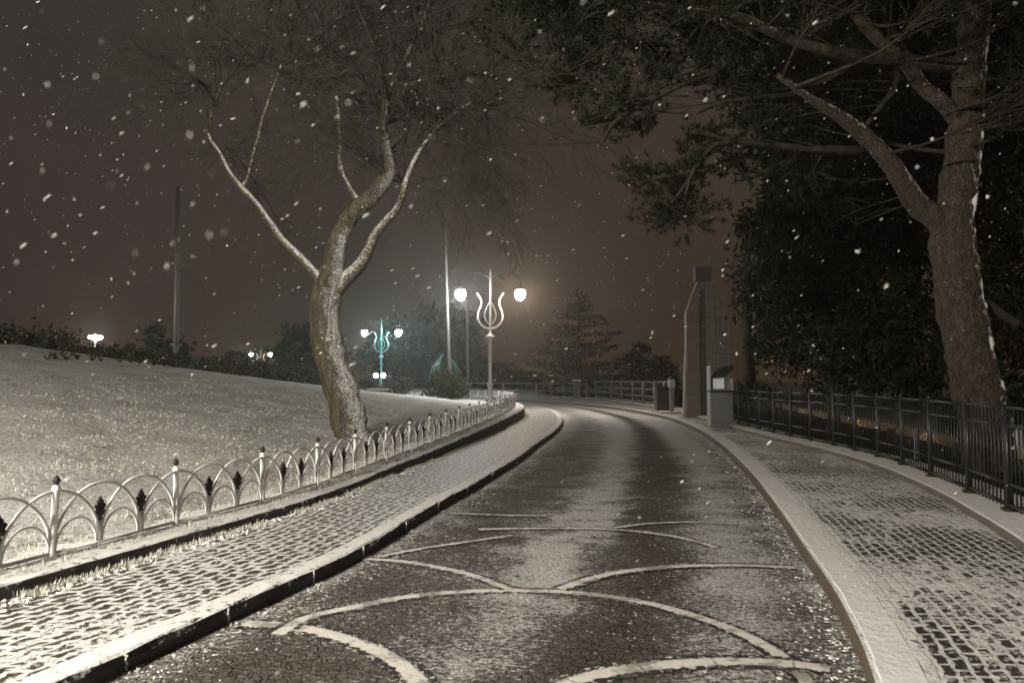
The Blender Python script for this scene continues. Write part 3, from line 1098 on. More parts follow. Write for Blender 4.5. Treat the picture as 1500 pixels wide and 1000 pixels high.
def shrub(label, loc, w, h, mat, n, size, rng, name='shrub', group=None, d=None):
    t = thing(name, label, 'shrub', loc, 0, group)
    m_ = MB()
    leaves(m_, (0, 0, h * 0.52), (w / 2, (d or w) / 2, h * 0.5), n, size, rng, zcut=0.0, shell=0.2)
    m_.build('foliage', mat, t)
    s_ = MB()
    for i in range(4):
        a = rng.uniform(0, 6.28)
        s_.tube([(0.05 * math.cos(a), 0.05 * math.sin(a), -0.1), (w * .2 * math.cos(a), w * .2 * math.sin(a), h * 0.5)], [0.03, 0.012], 5)
    s_.build('stem', M['twig'], t)
    return t


# ------------------------------------------------------------------ bare leaning tree on the left
def grow(mb, p, d, L, r, lvl, rng, up=0.0, out=None, seg=4, kids=(7, 5, 3), spread=0.75, wig=0.2):
    pts = [p.copy()]
    dd = d.normalized()
    n = seg if lvl > 0 else 3
    cur = p.copy()
    dirs = [dd.copy()]
    for i in range(n):
        dd = (dd + Vector((rng.gauss(0, wig), rng.gauss(0, wig), rng.gauss(0, wig))) + Vector((0, 0, up))).normalized()
        cur = cur + dd * (L / n)
        pts.append(cur.copy())
        dirs.append(dd.copy())
    rr = [max(0.005, r * (1 - 0.75 * i / n)) for i in range(n + 1)]
    mb.tube(pts, rr, 3 if r < 0.02 else 5, cap=False)
    if lvl <= 0:
        return
    kn = kids[len(kids) - lvl] if lvl <= len(kids) else kids[0]
    for j in range(kn):
        t = rng.uniform(0.2, 1.0)
        i = min(n - 1, int(t * n))
        f = t * n - i
        q = pts[i].lerp(pts[i + 1], f)
        base = dirs[i]
        side = base.cross(Vector((rng.gauss(0, 1), rng.gauss(0, 1), rng.gauss(0, 1)))).normalized()
        nd = (base + side * rng.uniform(0.4, 1.0) * spread * 1.3).normalized()
        grow(mb, q, nd, L * rng.uniform(0.42, 0.68), rr[i] * 0.62, lvl - 1, rng, up, out, seg, kids, spread, wig)


D1 = 15.0
S1 = D1 / FPX
bt = thing('bare_tree', 'leaning bare tree with snow plastered trunk beside the white fence', 'tree', A(515, 640, D1))
off = Vector(bt.location)


def pxpath(lst, D=D1):
    """(px, py, r_px, depth offset)"""
    P = [A(a, b, D + (e[0] if e else 0.0)) - off for a, b, c, *e in lst]
    Rr = [c * D / FPX for a, b, c, *e in lst]
    return P, Rr


def limb(name, lst, mat, parent, per=7, n=12, rough=0.0, D=D1, offv=None):
    P, Rr = pxpath(lst, D)
    if offv is not None:
        P = [q + off - offv for q in P]
    c = catmull(P, per)
    rr = lerp_list(Rr, per)
    m_ = MB()
    m_.tube(c, rr, n)
    if rough:
        nv = []
        for i, v in enumerate(m_.v):
            ci = min(len(c) - 1, i // n)
            ax = c[ci]
            vv = Vector(v)
            d = vv - ax
            k = 1 + rough * mnoise.noise(vv * 2.6) + rough * 0.6 * mnoise.noise(vv * 7.0) + rough * 0.45 * mnoise.noise(Vector((vv.x * 22, vv.y * 22, vv.z * 7)))
            nv.append(tuple(ax + d * k))
        m_.v = nv
    o = m_.build(name, mat, parent)
    return o, c, rr


trunk, tc, tr = limb('trunk', [(519, 672, 33), (516, 640, 26), (508, 600, 24.5), (497, 560, 24), (485, 525, 23), (478, 495, 22), (476, 465, 21.5), (478, 435, 21), (484, 412, 20), (488, 392, 17)], M['bark_left'], bt, 20, 48, 0.14)
mains = []
mains.append(limb('limb', [(484, 418, 17), (489, 385, 15), (493, 360, 14.5), (505, 330, 13.5), (524, 306, 13, -.2), (545, 287, 12.5, -.3), (562, 268, 12, -.3), (571, 250, 8, -.3), (566, 215, 6.5, -.2), (562, 180, 6, -.1), (568, 140, 5), (585, 100, 4, .2), (610, 50, 3, .5), (630, 0, 2, .8)], M['bark_left'], bt, 7, 12, 0.12))
mains.append(limb('limb', [(492, 425, 13), (508, 408, 10.5), (528, 388, 9.5), (541, 365, 8), (549, 345, 7), (565, 325, 6), (580, 308, 5.5), (590, 287, 5), (594, 268, 4.6), (610, 230, 4, .3), (640, 190, 3.2, .6), (690, 150, 2.2, 1)], M['bark_limb'], bt, 7, 10, 0.15))
mains.append(limb('limb', [(474, 420, 10), (463, 402, 7), (440, 377, 6), (415, 352, 5.2), (395, 325, 4.6), (375, 297, 4.2), (355, 276, 4.4), (338, 255, 3), (324, 228, 2.8, .2), (305, 195, 2.4, .4), (313, 160, 2, .4), (323, 128, 1.8, .4)], M['bark_limb'], bt, 7, 9, 0.18))
mains.append(limb('limb', [(355, 274, 4), (363, 262, 3.2), (370, 232, 2.8), (378, 205, 2.8), (383, 180, 2.2), (398, 135, 1.8), (412, 95, 1.4)], M['bark_limb'], bt, 6, 7, 0.2))
mains.append(limb('limb', [(530, 302, 5), (515, 280, 3.4), (502, 255, 3.2), (497, 232, 3.4), (498, 215, 2.6), (496, 180, 2.4), (493, 142, 2.6)], M['bark_limb'], bt, 6, 7, 0.2))
mains.append(limb('limb', [(566, 180, 5), (590, 172, 3.4, .2), (640, 165, 2.6, .4), (700, 158, 2, .6), (750, 150, 1.4, .8)], M['twig'], bt, 6, 6, 0.2))
mains.append(limb('limb', [(563, 172, 4), (530, 150, 2.6, .4), (490, 130, 2.2, .8), (430, 110, 1.8, 1.2), (380, 90, 1.4, 1.4)], M['twig'], bt, 6, 6, 0.2))
mains.append(limb('limb', [(568, 150, 4), (560, 110, 3, -.6), (545, 60, 2.2, -1), (520, 0, 2, -1.4), (500, -60, 1.5, -1.8)], M['twig'], bt, 6, 6, 0.2))
tw = MB()
rg = random.Random(5)
ctr = A(560, 210, D1) - off
# thinner boughs radiating from the pruned heads
heads = [(566, 165, 10), (592, 270, 5), (640, 190, 5), (610, 55, 5), (323, 130, 2), (412, 96, 3), (494, 140, 4), (430, 110, 4), (380, 92, 3), (545, 60, 4), (700, 158, 4), (500, -50, 4), (563, 230, 4), (305, 195, 1)]
for hx, hy, cnt in heads:
    h0 = A(hx, hy, D1) - off
    for i in range(cnt):
        ang = rg.uniform(-0.25, math.pi + 0.15)
        dirv = Vector((math.cos(ang) + (0.25 if hx > 600 else 0), rg.gauss(0, 0.55), max(-0.2, math.sin(ang)) * 0.9))
        if hx <= 430:
            dirv.z = abs(dirv.z) + 0.5
        grow(tw, h0, dirv, rg.uniform(1.6, 2.9), 0.026, 3, rg, up=rg.uniform(-0.12, 0.10), seg=6, kids=(6, 4, 2), wig=0.10)
# drooping twigs on the right side
for i in range(13):
    h0 = A(rg.uniform(590, 690), rg.uniform(130, 300), D1 + rg.uniform(-1, 1.2)) - off
    grow(tw, h0, Vector((rg.uniform(0.4, 1), rg.gauss(0, .4), rg.uniform(-.3, .5))), rg.uniform(1.2, 2.2), 0.016, 3, rg, up=-0.10, seg=6, kids=(5, 4, 2), wig=0.10)
for ms in mains:
    c = ms[1]
    for i in range(0, len(c), 5):
        if c[i].z + off.z < 5.6:
            continue
        grow(tw, c[i], Vector((rg.gauss(0, 1), rg.gauss(0, 1), rg.uniform(0, 1))), rg.uniform(0.6, 1.4), 0.010, 2, rg, up=0.02, seg=5, kids=(5, 3), wig=0.12)
mnodes = [q for ms in mains for q in ms[1][::3] if q.z + off.z > 5.2]
for i in range(20):
    tgt = A(rg.uniform(270, 800), rg.uniform(-120, 130) if i % 3 else rg.uniform(100, 260) , D1 + rg.uniform(-2.2, 2.4)) - off
    q = min(mnodes, key=lambda n_: (n_ - tgt).length)
    d = tgt - q
    md = q.lerp(tgt, 0.5) + Vector((rg.gauss(0, .1), rg.gauss(0, .1), rg.uniform(-.1, .35)))
    cc = catmull([q, md, tgt], 5)
    tw.tube(cc, lerp_list([0.028, 0.02, 0.013], 5), 5, cap=False)
    for j in range(5):
        s_ = cc[rg.randrange(3, len(cc))]
        dv = (d.normalized() + Vector((rg.gauss(0, .5), rg.gauss(0, .5), rg.gauss(0, .4)))).normalized()
        grow(tw, s_, dv, rg.uniform(1.1, 2.0), 0.016, 3, rg, up=rg.uniform(-0.08, 0.06), seg=6, kids=(5, 3, 2), wig=0.10)
tag(tw.build('crown', M['twig'], bt))

# ------------------------------------------------------------------ big pine on the right
D2 = 13.0
pt = thing('pine_tree', 'tall leaning pine with plated bark and spreading limbs behind the iron fence', 'tree', A(1450, 660, D2))
offp = Vector(pt.location)


def plimb(name, lst, mat, per=7, n=12, rough=0.1):
    return limb(name, lst, mat, pt, per, n, rough, D2, offp)


PT = plimb('trunk', [(1455, 690, 38), (1446, 640, 35), (1432, 575, 33), (1420, 520, 31), (1410, 465, 30), (1402, 415, 29.5), (1396, 365, 29), (1396, 320, 27), (1402, 280, 25), (1408, 235, 24), (1414, 190, 23), (1416, 150, 22), (1420, 100, 21), (1428, 40, 20), (1434, -20, 18), (1445, -120, 15), (1460, -250, 9), (1470, -340, 3)], M['bark_pine'], 14, 48, 0.16)
pl = []
pl.append(plimb('limb', [(1392, 345, 19), (1368, 318, 17.5), (1345, 300, 17), (1325, 272, 15, -.2), (1307, 243, 13, -.4), (1288, 220, 12.5, -.5), (1262, 196, 12, -.6), (1238, 176, 9, -.8), (1210, 158, 8, -1), (1180, 140, 5, -1.2), (1140, 110, 4, -1.5)], M['bark_pine']))
pl.append(plimb('limb', [(1402, 175, 13), (1380, 150, 11), (1352, 128, 10.5), (1330, 98, 9.5, -.2), (1300, 70, 9, -.4), (1270, 40, 8.5, -.6), (1245, 5, 8, -.8), (1215, -40, 6, -1), (1150, -110, 5, -1.5)], M['bark_pine']))
pl.append(plimb('limb', [(1410, 92, 12), (1370, 95, 10, -.1), (1320, 88, 9, -.3), (1262, 82, 8, -.5), (1205, 72, 7.5, -.8), (1150, 55, 7, -1), (1100, 32, 6.5, -1.3), (1060, 15, 6, -1.5), (1010, 14, 4, -1.8), (930, 5, 3, -2), (850, 0, 2, -2.4)], M['bark_pine']))
pl.append(plimb('limb', [(1285, 222, 8), (1250, 220, 6, -.6), (1190, 218, 5, -.8), (1130, 212, 4.6, -1), (1080, 207, 4, -1.2), (1040, 197, 3.4, -1.3), (1015, 193, 2.5, -1.4)], M['limb_pine']))
pl.append(plimb('limb', [(1080, 207, 3.6, -1.2), (1050, 213, 3, -1.3), (1025, 235, 2.6, -1.4), (1010, 262, 2, -1.5)], M['limb_pine']))
pl.append(plimb('limb', [(1265, 85, 5), (1235, 105, 4.4, -.6), (1190, 128, 4, -.8), (1150, 140, 3.6, -1), (1110, 143, 3, -1.2), (1060, 150, 2.6, -1.4), (1015, 168, 2, -1.6)], M['limb_pine']))
pl.append(plimb('limb', [(1120, 45, 4), (1090, 70, 3.4, -1.2), (1050, 105, 3.2, -1.4), (1010, 120, 3, -1.6), (970, 140, 3, -1.8), (935, 158, 3, -2), (900, 180, 2.6, -2.2), (880, 212, 2, -2.4)], M['limb_pine']))
pl.append(plimb('limb', [(970, 140, 2.4, -1.8), (930, 155, 2.2, -2), (880, 128, 2, -2.2), (845, 110, 1.5, -2.4)], M['limb_pine']))
pl.append(plimb('limb', [(1318, 90, 5), (1312, 125, 4.6, .2), (1295, 150, 4.4, .3), (1270, 182, 4, .3)], M['limb_pine']))
pl.append(plimb('limb', [(1418, 198, 8), (1450, 182, 7), (1480, 155, 6.5), (1520, 118, 5)], M['bark_pine']))
pl.append(plimb('limb', [(1425, 160, 6), (1465, 148, 5), (1500, 130, 4.6), (1550, 105, 4)], M['limb_pine']))
pl.append(plimb('limb', [(1425, 55, 6), (1460, 30, 5), (1510, 12, 4.6), (1560, -20, 4)], M['limb_pine']))
pl.append(plimb('limb', [(1412, 225, 4), (1360, 220, 3.4, .4), (1320, 214, 3, .6), (1285, 205, 2.4, .8)], M['limb_pine']))
pl.append(plimb('broken_branch', [(1432, 435, 7), (1455, 450, 6.4), (1475, 465, 6.5), (1490, 474, 7)], M['limb_pine']))
pl.append(plimb('limb', [(1335, 95, 6), (1300, 20, 5, .6), (1330, -60, 5, 1), (1350, -160, 4, 1.4)], M['bark_pine']))
ps = MB()
c_, r_ = PT[1], PT[2]
run = []
for i in range(8, len(c_) - 60):
    ang = 0.62 + 0.22 * mnoise.noise(c_[i] * 1.3)
    p_ = c_[i] + Vector((math.cos(ang), -math.sin(ang), 0)) * (r_[i] * 0.93)
    w_ = r_[i] * (0.12 + 0.15 * mnoise.noise(c_[i] * 5.0) + 0.06 * mnoise.noise(c_[i] * 17.0))
    w_ = max(w_, r_[i] * 0.035)
    if False:
        if len(run) > 2:
            ps.tube([q[0] for q in run], [q[1] for q in run], 8)
        run = []
    else:
        run.append((p_, w_))
if len(run) > 2:
    ps.tube([q[0] for q in run], [q[1] for q in run], 8)
ps.build('plastered_snow', M['snow'], pt)
# needle clusters
rg = random.Random(8)
nodes = []
for ms in pl[:-2] + [pl[-1], PT]:
    for i in range(0, len(ms[1]), 3):
        nodes.append(ms[1][i])
clusters = []
for (a, b, D, r_) in [(985, 285, 12.0, .50), (950, 262, 12.2, .38), (1005, 312, 12, .42), (965, 318, 12.1, .30), (1015, 240, 12, .45), (925, 250, 12.2, .22), (1035, 205, 12, .4), (1080, 240, 12.5, .4), (1130, 250, 12.8, .45), (1180, 262, 13, .5),
                      (830, 130, 11, .35), (900, 150, 11, .4), (860, 80, 11, .5), (960, 90, 11.5, .5), (800, 20, 10.8, .5), (1100, 180, 12, .45), (1060, 110, 11.8, .5), (850, 30, 10.8, .5), (770, -20, 10.5, .6), (940, 180, 11.4, .25), (880, 175, 11.2, .25)]:
    clusters.append((A(a, b, D) - offp, r_))
for i in range(150):
    a = rg.uniform(740, 1620)
    b = rg.uniform(-420, 60) + max(0, (a - 900)) * 0.16
    D = rg.uniform(9.5, 16.5)
    clusters.append((A(a, b, D) - offp, rg.uniform(0.45, 0.85)))
nb_ = MB()
nd_ = MB()


def tuft(p, d, rng, n=13, L=0.13):
    for i in range(n):
        v = (d * 1.1 + Vector((rng.gauss(0, .6), rng.gauss(0, .6), rng.gauss(0, .6)))).normalized()
        s = v.cross(Vector((rng.gauss(0, 1), rng.gauss(0, 1), rng.gauss(0, 1))))  .normalized() * 0.0085
        l = L * rng.uniform(0.7, 1.2)
        k = len(nd_.v)
        nd_.v.append(tuple(p - s)); nd_.v.append(tuple(p + s)); nd_.v.append(tuple(p + v * l))
        nd_.f.append((k, k + 1, k + 2))


for ci_, (c, r_) in enumerate(clusters):
    q = min(nodes, key=lambda w: (w - c).length)
    L = (c - q).length
    mid = q.lerp(c, 0.5) + Vector((rg.gauss(0, .12), rg.gauss(0, .12), -0.10 * L + rg.gauss(0, .05)))
    cc = catmull([q, mid, c], 6)
    nb_.tube(cc, lerp_list([0.012 + 0.010 * L, 0.02, 0.012], 6), 5, cap=False)
    for j in range(int((62 if ci_ < 21 else 32) * r_ / 0.5)):
        v = Vector((rg.gauss(0, .6), rg.gauss(0, .6), rg.gauss(0, .42))) * r_
        e = c + v
        st = cc[rg.randrange(6, len(cc))]
        m2 = st.lerp(e, 0.55) + Vector((0, 0, -0.05)) + Vector((rg.gauss(0, .04), rg.gauss(0, .04), rg.gauss(0, .03)))
        nb_.tube([st, m2, e], [0.009, 0.006, 0.004], 3, cap=False)
        d = (e - m2).normalized()
        tuft(e, d, rg, 18)
        tuft(m2.lerp(e, 0.5), (d + Vector((rg.gauss(0, .5), rg.gauss(0, .5), .2))).normalized(), rg, 12)
nd_.build('crown', M['needle'], pt, smooth=False)
# long thin drooping branchlets seen under the crown
lb = MB()
for i in range(95):
    q = nodes[rg.randrange(len(nodes))]
    w = q + offp
    if w.z < 4.2 or w.x > 7.2:
        continue
    L = rg.uniform(0.8, 2.3)
    d0 = Vector((-1, rg.gauss(0, .35), rg.uniform(-.15, .55))).normalized()
    pts = [q]
    for k in range(5):
        d0 = (d0 + Vector((0, 0, -0.06)) + Vector((rg.gauss(0, .08), rg.gauss(0, .08), rg.gauss(0, .08)))).normalized()
        pts.append(pts[-1] + d0 * L / 5)
    c_ = catmull(pts, 3)
    lb.tube(c_, lerp_list([0.017, 0.015, 0.012, 0.01, 0.008, 0.005], 3), 4, cap=False)
    for k in range(3):
        s_ = c_[rg.randrange(4, len(c_))]
        e = s_ + Vector((-rg.uniform(.3, .7), rg.gauss(0, .3), rg.uniform(-.15, .4)))
        lb.tube([s_, s_.lerp(e, .5) + Vector((0, 0, .05)), e], [0.008, 0.006, 0.004], 3, cap=False)
nb_.add(lb.v, lb.f)
nb_.build('branchlets', M['limb_pine'], pt)

# ------------------------------------------------------------------ dark evergreens behind the iron fence
def evergreen(label, x, y, lobes, n, size, rng, mat='evergreen', name='evergreen_tree', stems=3, h=6.0, zb=0.0, r0=0.18):
    t = thing(name, label, 'tree', (x, y, zb))
    m_ = MB()
    tot = sum(l[3] * l[4] for l in lobes)
    for (lx, ly, lz, rx, rz_) in lobes:
        leaves(m_, (lx - x, ly - y, lz - zb), (rx, rx, rz_), int(n * rx * rz_ / tot), size, rng, shell=0.15)
    m_.build('crown', M[mat], t, smooth=False)
    s_ = MB()
    for i in range(stems):
        a = rng.uniform(0, 6.28)
        tx, ty = rng.uniform(-1, 1) * 0.9, rng.uniform(-1, 1) * 0.6
        s_.tube(catmull([(0.15 * math.cos(a), 0.15 * math.sin(a), -0.2), (tx * .4, ty * .4, h * .35), (tx, ty, h * 0.75)], 5), lerp_list([r0, r0 * .7, r0 * .3], 5), 7)
    s_.build('trunk', M['twig'], t)
    return t


def lobe(px, py, D, rpx, rpy):
    q = A(px, py, D)
    return (q.x, q.y, q.z, rpx * D / FPX, rpy * D / FPX)


rg = random.Random(21)
evergreen('broad dark evergreen whose left edge meets the brown sky', 9.3, 21.5, [lobe(1165, 350, 21.5, 88, 95), lobe(1160, 455, 21.0, 80, 85), lobe(1135, 395, 21, 58, 80), lobe(1235, 420, 22, 100, 130), lobe(1215, 300, 22, 95, 80), lobe(1225, 520, 21.5, 85, 60)], 24000, 0.10, rg, h=6.5)
evergreen('dark evergreen between the ragged left one and the pine trunk', 13.0, 23.0, [lobe(1320, 380, 23, 110, 190), lobe(1340, 510, 22.5, 110, 80), lobe(1300, 240, 24, 100, 110)], 17000, 0.11, rg, h=7)
evergreen('dark evergreen at the frame edge behind the pine trunk', 15.5, 21.0, [lobe(1500, 360, 21, 110, 230), lobe(1500, 520, 21, 90, 80), lobe(1460, 180, 22, 100, 120)], 16000, 0.11, rg, h=7)
evergreen('tallest dark evergreen rising above the others behind the pine crown', 15.5, 29.0, [lobe(1250, 130, 29, 120, 130), lobe(1360, 110, 29, 130, 170), lobe(1480, 80, 29, 130, 200), lobe(1350, -60, 29, 180, 150), lobe(1180, 40, 29, 110, 110), lobe(1220, 230, 29, 90, 90), lobe(1400, 250, 28, 150, 150)], 26000, 0.14, rg, h=11, r0=.3)
evergreen('very tall dark evergreen far behind filling the gap above the ragged one', 11.5, 36.0, [lobe(1130, 90, 36, 80, 120), lobe(1080, 40, 36, 70, 90), lobe(1180, 170, 36, 90, 130), lobe(1030, -20, 36, 80, 70), lobe(1330, 60, 36, 160, 200), lobe(1150, 200, 36, 60, 60)], 20000, 0.17, rg, h=13, r0=.35)
# low dome shrub beyond the machine
q = A(1098, 575, 30)
shrub('low dark domed shrub behind the iron fence next to the ticket machine', (q.x, 30, 0.0), 2.4, 1.55, M['evergreen'], 1800, 0.08, rg)
for (a, D, w, h, lab) in [(1478, 15, 1.6, 0.8, 'low dark shrub at the foot of the pine trunk')]:
    q = A(a, 600, D)
    shrub(lab, (q.x, D, -0.02), w, h, M['evergreen'], 1500, 0.06, rg)

# low lit wall beyond the fence
wl = MB()
wp = [(8.8, 9.5), (9.4, 13.5), (10.2, 17.3), (10.9, 20.4), (12.8, 30.8), (15.8, 46)]
wpc = catmull([Vector((a, b, 0)) for a, b in wp], 6)
b = 0
for p in wpc:
    hh = 0.04 * mnoise.noise(p)
    wl.v += [(p.x, p.y, -0.1), (p.x, p.y, 0.23 + hh), (p.x + .02, p.y, 0.25 + hh), (p.x + .33, p.y, 0.25 + hh), (p.x + .35, p.y, -0.1)]
for i in range(len(wpc) - 1):
    for j in range(4):
        a = i * 5 + j
        wl.f.append((a, a + 5, a + 6, a + 1))
tag(wl.build('garden_wall', M['wallstone'], None, False), 'low stone wall lit yellow among the trees behind the iron fence', 'wall')
# small lights added to give the wall its warm wash
for i, (x, y) in enumerate([(8.2, 11.6), (8.9, 14.9), (9.75, 19.2), (10.9, 25.5), (12.6, 35.0)]):
    t = thing('added_wall_light', ['added light washing the low wall at the frame edge', 'added light washing the low wall under the pine', 'added light washing the low wall just past the pine', 'added light washing the low wall behind the fence middle', 'added light washing the far end of the low wall'][i], 'garden light', (x, y, -0.03), 0, 'added lights along the low wall')
    m_ = MB(); m_.box((0, 0, 0.16), (0.06, 0.2, 0.38)); m_.box((0.07, -0.085, 0.27), (0.08, 0.03, 0.16)); m_.box((0.07, 0.085, 0.27), (0.08, 0.03, 0.16)); m_.build('housing', M['arm_iron'], t, False)
    m_ = MB(); m_.box((0.04, 0, 0.27), (0.012, 0.11, 0.10)); m_.build('lens', glow_mat('sodium', 260.0), t, False)
    t.rotation_euler = (0, 0, -0.25)
    m_ = MB(); m_.box((0.05, 0, 0.362), (0.20, 0.26, 0.02)); m_.build('hood', M['arm_iron'], t, False)
# little pale marker posts
for (a, b_, D, lab) in [(1343, 657, 12.8, 'small white marker post seen through the iron fence'), (1495, 655, 11.6, 'small grey marker post at the frame edge beyond the fence')]:
    q = A(a, b_, D)
    t = thing('marker_post', lab, 'post', (q.x, q.y, q.z - .18), 0, 'marker posts beyond the fence')
    m_ = MB(); m_.box((0, 0, 0.25), (0.07, 0.05, 0.5)); m_.box((0, 0, 0.515), (0.08, 0.06, 0.03), 0, 0.6); m_.build('shaft', M['pole'], t, False)

# ------------------------------------------------------------------ brick tower, ticket machine, gate post
Dt = 29.0
u_ = Dt / FPX
q = G(1033, 611, 0.15)
Xt = A(1033, 600, Dt).x
tower = thing('brick_pylon', 'stepped grey brick pylon with a tall central shaft beside the road', 'pylon', (Xt, Dt, 0.12), -0.10)
def pxz(lst):
    return [((a - 1033) * u_, (612 - b_) * u_) for a, b_ in lst]


m_ = MB(); m_.prism(pxz([(1023, 612), (1045, 612), (1044, 412), (1024, 412)]), 0.5, (0, 0.30, 0)); m_.build('shaft', M['brick'], tower, False)
m_ = MB(); m_.prism(pxz([(1021.5, 411), (1045, 411), (1045, 391), (1021.5, 391)]), 0.6, (0, 0.30, 0)); m_.build('head', M['dark_brick'], tower, False)
m_ = MB(); m_.prism(pxz([(1006, 612), (1024.5, 612), (1025, 430), (1022, 416), (1013, 438), (1007, 458)]), 0.5); m_.prism(pxz([(1005, 612), (1025.5, 612), (1025, 545), (1005.5, 545)]), 0.56); m_.build('wing', M['pink_brick'], tower, False)
m_ = MB(); m_.prism(pxz([(1034, 612), (1067, 612), (1066, 466), (1058, 440), (1046, 414), (1034, 414)]), 0.46, (0, -0.02, 0))
for kk in range(9):
    zz = (612 - (605 - kk * 17)) * u_
    m_.box(((1050.5 - 1033) * u_, -0.26, zz), (0.86, 0.03, 0.05))
m_.build('wing', M['brick'], tower, False)
m_ = MB(); m_.prism(pxz([(1025.5, 612), (1033.5, 612), (1033.5, 425), (1025.5, 425)]), 0.3, (0, 0.02, 0)); m_.build('recess', M['dark_brick'], tower, False)
m_ = MB(); m_.tube(catmull([((a - 1033) * u_, -0.22, (612 - b_) * u_) for a, b_ in [(1001, 610), (1002.5, 575), (1003, 548), (1005, 500), (1005, 462), (1008, 452)]], 5), lerp_list([0.055, 0.05, 0.045, 0.025, 0.022, 0.015], 5), 8); m_.build('rail_post', M['pole'], tower)
m_ = MB(); m_.tube([(0.90, -0.30, 0.1), (0.90, -0.30, 3.9)], 0.028, 8)
m_.tube([(0.35, -0.30, 0.1), (0.35, -0.30, 4.6)], 0.022, 8); m_.build('ladder_rail', M['greypole'], tower)

Dk = 23.2
X = A(1055, 600, Dk).x
k = thing('ticket_machine', 'grey ticket machine with a lit white panel and arched black hood', 'machine', (X, Dk, 0.13), -0.05)
m_ = MB(); m_.box((0, 0, 0.55), (0.66, 0.5, 1.06)); m_.box((0, 0, 0.03), (0.76, 0.6, 0.06)); m_.build('cabinet', M['steel'], k, False)
m_ = MB(); m_.box((0, -0.262, 0.56), (0.50, 0.02, 0.82)); m_.build('cabinet_door', M['steel'], k, False)
m_ = MB(); m_.box((0, -0.03, 1.11), (0.74, 0.62, 0.06)); m_.build('shelf', M['dark_steel'], k, False)
m_ = MB()
for s in (-1, 1):
    m_.box((s * 0.34, 0.0, 0.95 if s < 0 else 0.75), (0.05, 0.36, 1.9 if s < 0 else 1.5))
m_.build('side_frame', M['pole'], k, False)
m_ = MB(); m_.box((0.0, 0.12, 1.36), (0.62, 0.22, 0.44)); m_.build('head', M['steel'], k, False)
m_ = MB(); m_.box((-0.04, 0.0, 1.36), (0.33, 0.02, 0.34)); m_.build('lit_panel', M['screen'], k, False)
m_ = MB()
ar = [(-0.30, 1.52), (-0.22, 1.66), (-0.05, 1.80), (0.15, 1.90), (0.34, 1.93), (0.38, 1.86), (0.34, 1.72), (0.2, 1.66), (0.05, 1.58), (-0.08, 1.52)]
m_.prism([(x, z) for x, z in ar][::-1], 0.5)
m_.build('hood', M['dark_steel'], k, False)
X = A(984, 600, 33.0).x
g = thing('gate_post', 'slim grey gate post with a pale head in front of the dark cabinet', 'post', (X, 33.0, 0.12))
m_ = MB(); m_.box((0, 0, 0.7), (0.16, 0.16, 1.4)); m_.box((0, 0, 0.02), (0.3, 0.3, 0.05)); m_.build('shaft', M['steel'], g, False)
m_ = MB(); m_.box((0, 0, 1.32), (0.26, 0.24, 0.36)); m_.build('head', M['pole'], g, False)
m_ = MB(); m_.lathe([(0.10, 1.5), (0.12, 1.56), (0.05, 1.66), (0.02, 1.72)], n=8); m_.build('cap', M['dark_steel'], g)
X = A(971, 600, 34.2).x
g = thing('utility_cabinet', 'squat black cabinet standing on the walk before the brick pylon', 'cabinet', (X, 34.2, 0.12))
m_ = MB(); m_.box((0, 0, 0.55), (0.62, 0.5, 1.08)); m_.build('body', M['dark_steel'], g, False)
m_ = MB(); m_.box((0, 0, 1.12), (0.70, 0.58, 0.06)); m_.build('lid', M['dark_steel'], g, False)
m_ = MB(); m_.box((0, -0.26, 0.55), (0.5, 0.02, 0.9)); m_.build('door', M['arm_iron'], g, False)
# small concrete island under them
m_ = MB(); m_.box((A(985, 600, 33.5).x, 33.5, 0.14), (1.5, 2.2, 0.10)); tag(m_.build('pavement', M['ledge'], None, False), kind='structure')

# gate pillars further along
for (a, D, h, w, lab) in [(845, 58, 1.5, 0.5, 'stout grey pillar at the end of the far railing'), (807, 62, 1.9, 0.25, 'narrow dim post where the road disappears')]:
    X = A(a, 580, D).x
    t = thing('pillar', lab, 'pillar', (X, D, 0.0))
    m_ = MB(); m_.box((0, 0, h / 2), (w, w, h)); m_.build('shaft', M['ledge'], t, False)
    m_ = MB(); m_.box((0, 0, h + 0.05), (w * 1.3, w * 1.3, 0.1)); m_.build('cap', M['snow'], t, False)

# ------------------------------------------------------------------ poles
def pole(label, px0, py0, px1, py1, D, r0, r1, mat, zb=None):
    a, b_ = A(px0, py0, D), A(px1, py1, D)
    t = thing('flag_pole', label, 'pole', a)
    m_ = MB()
    dv = b_ - a
    m_.tube([Vector((0, 0, 0)) - dv * 0.05, dv * 0.5, dv], [r0, (r0 + r1) / 2, r1], 10)
    m_.build('shaft', mat, t)
    m_ = MB(); m_.lathe([(r0 * 2.2, -0.05), (r0 * 2.2, 0.06), (r0 * 1.2, 0.1)], n=10); m_.build('base', mat, t)
    m_ = MB(); m_.lathe([(0.02, 0), (0.06, 0.04), (0.06, 0.1), (0.01, 0.15)], (dv.x, dv.y, dv.z), 8); m_.build('finial', mat, t)


pole('tall slightly leaning white flagpole left of the double lamp', 659, 566, 650, 262, 37.0, 0.085, 0.045, M['greypole'])
pole('thin grey pole between flagpole and double lamp', 686, 578, 684, 440, 50.0, 0.10, 0.07, M['greypole'])
pole('isolated pale pole standing beyond the hedge', 258, 505, 261, 275, 48.0, 0.17, 0.13, M['greypole'])

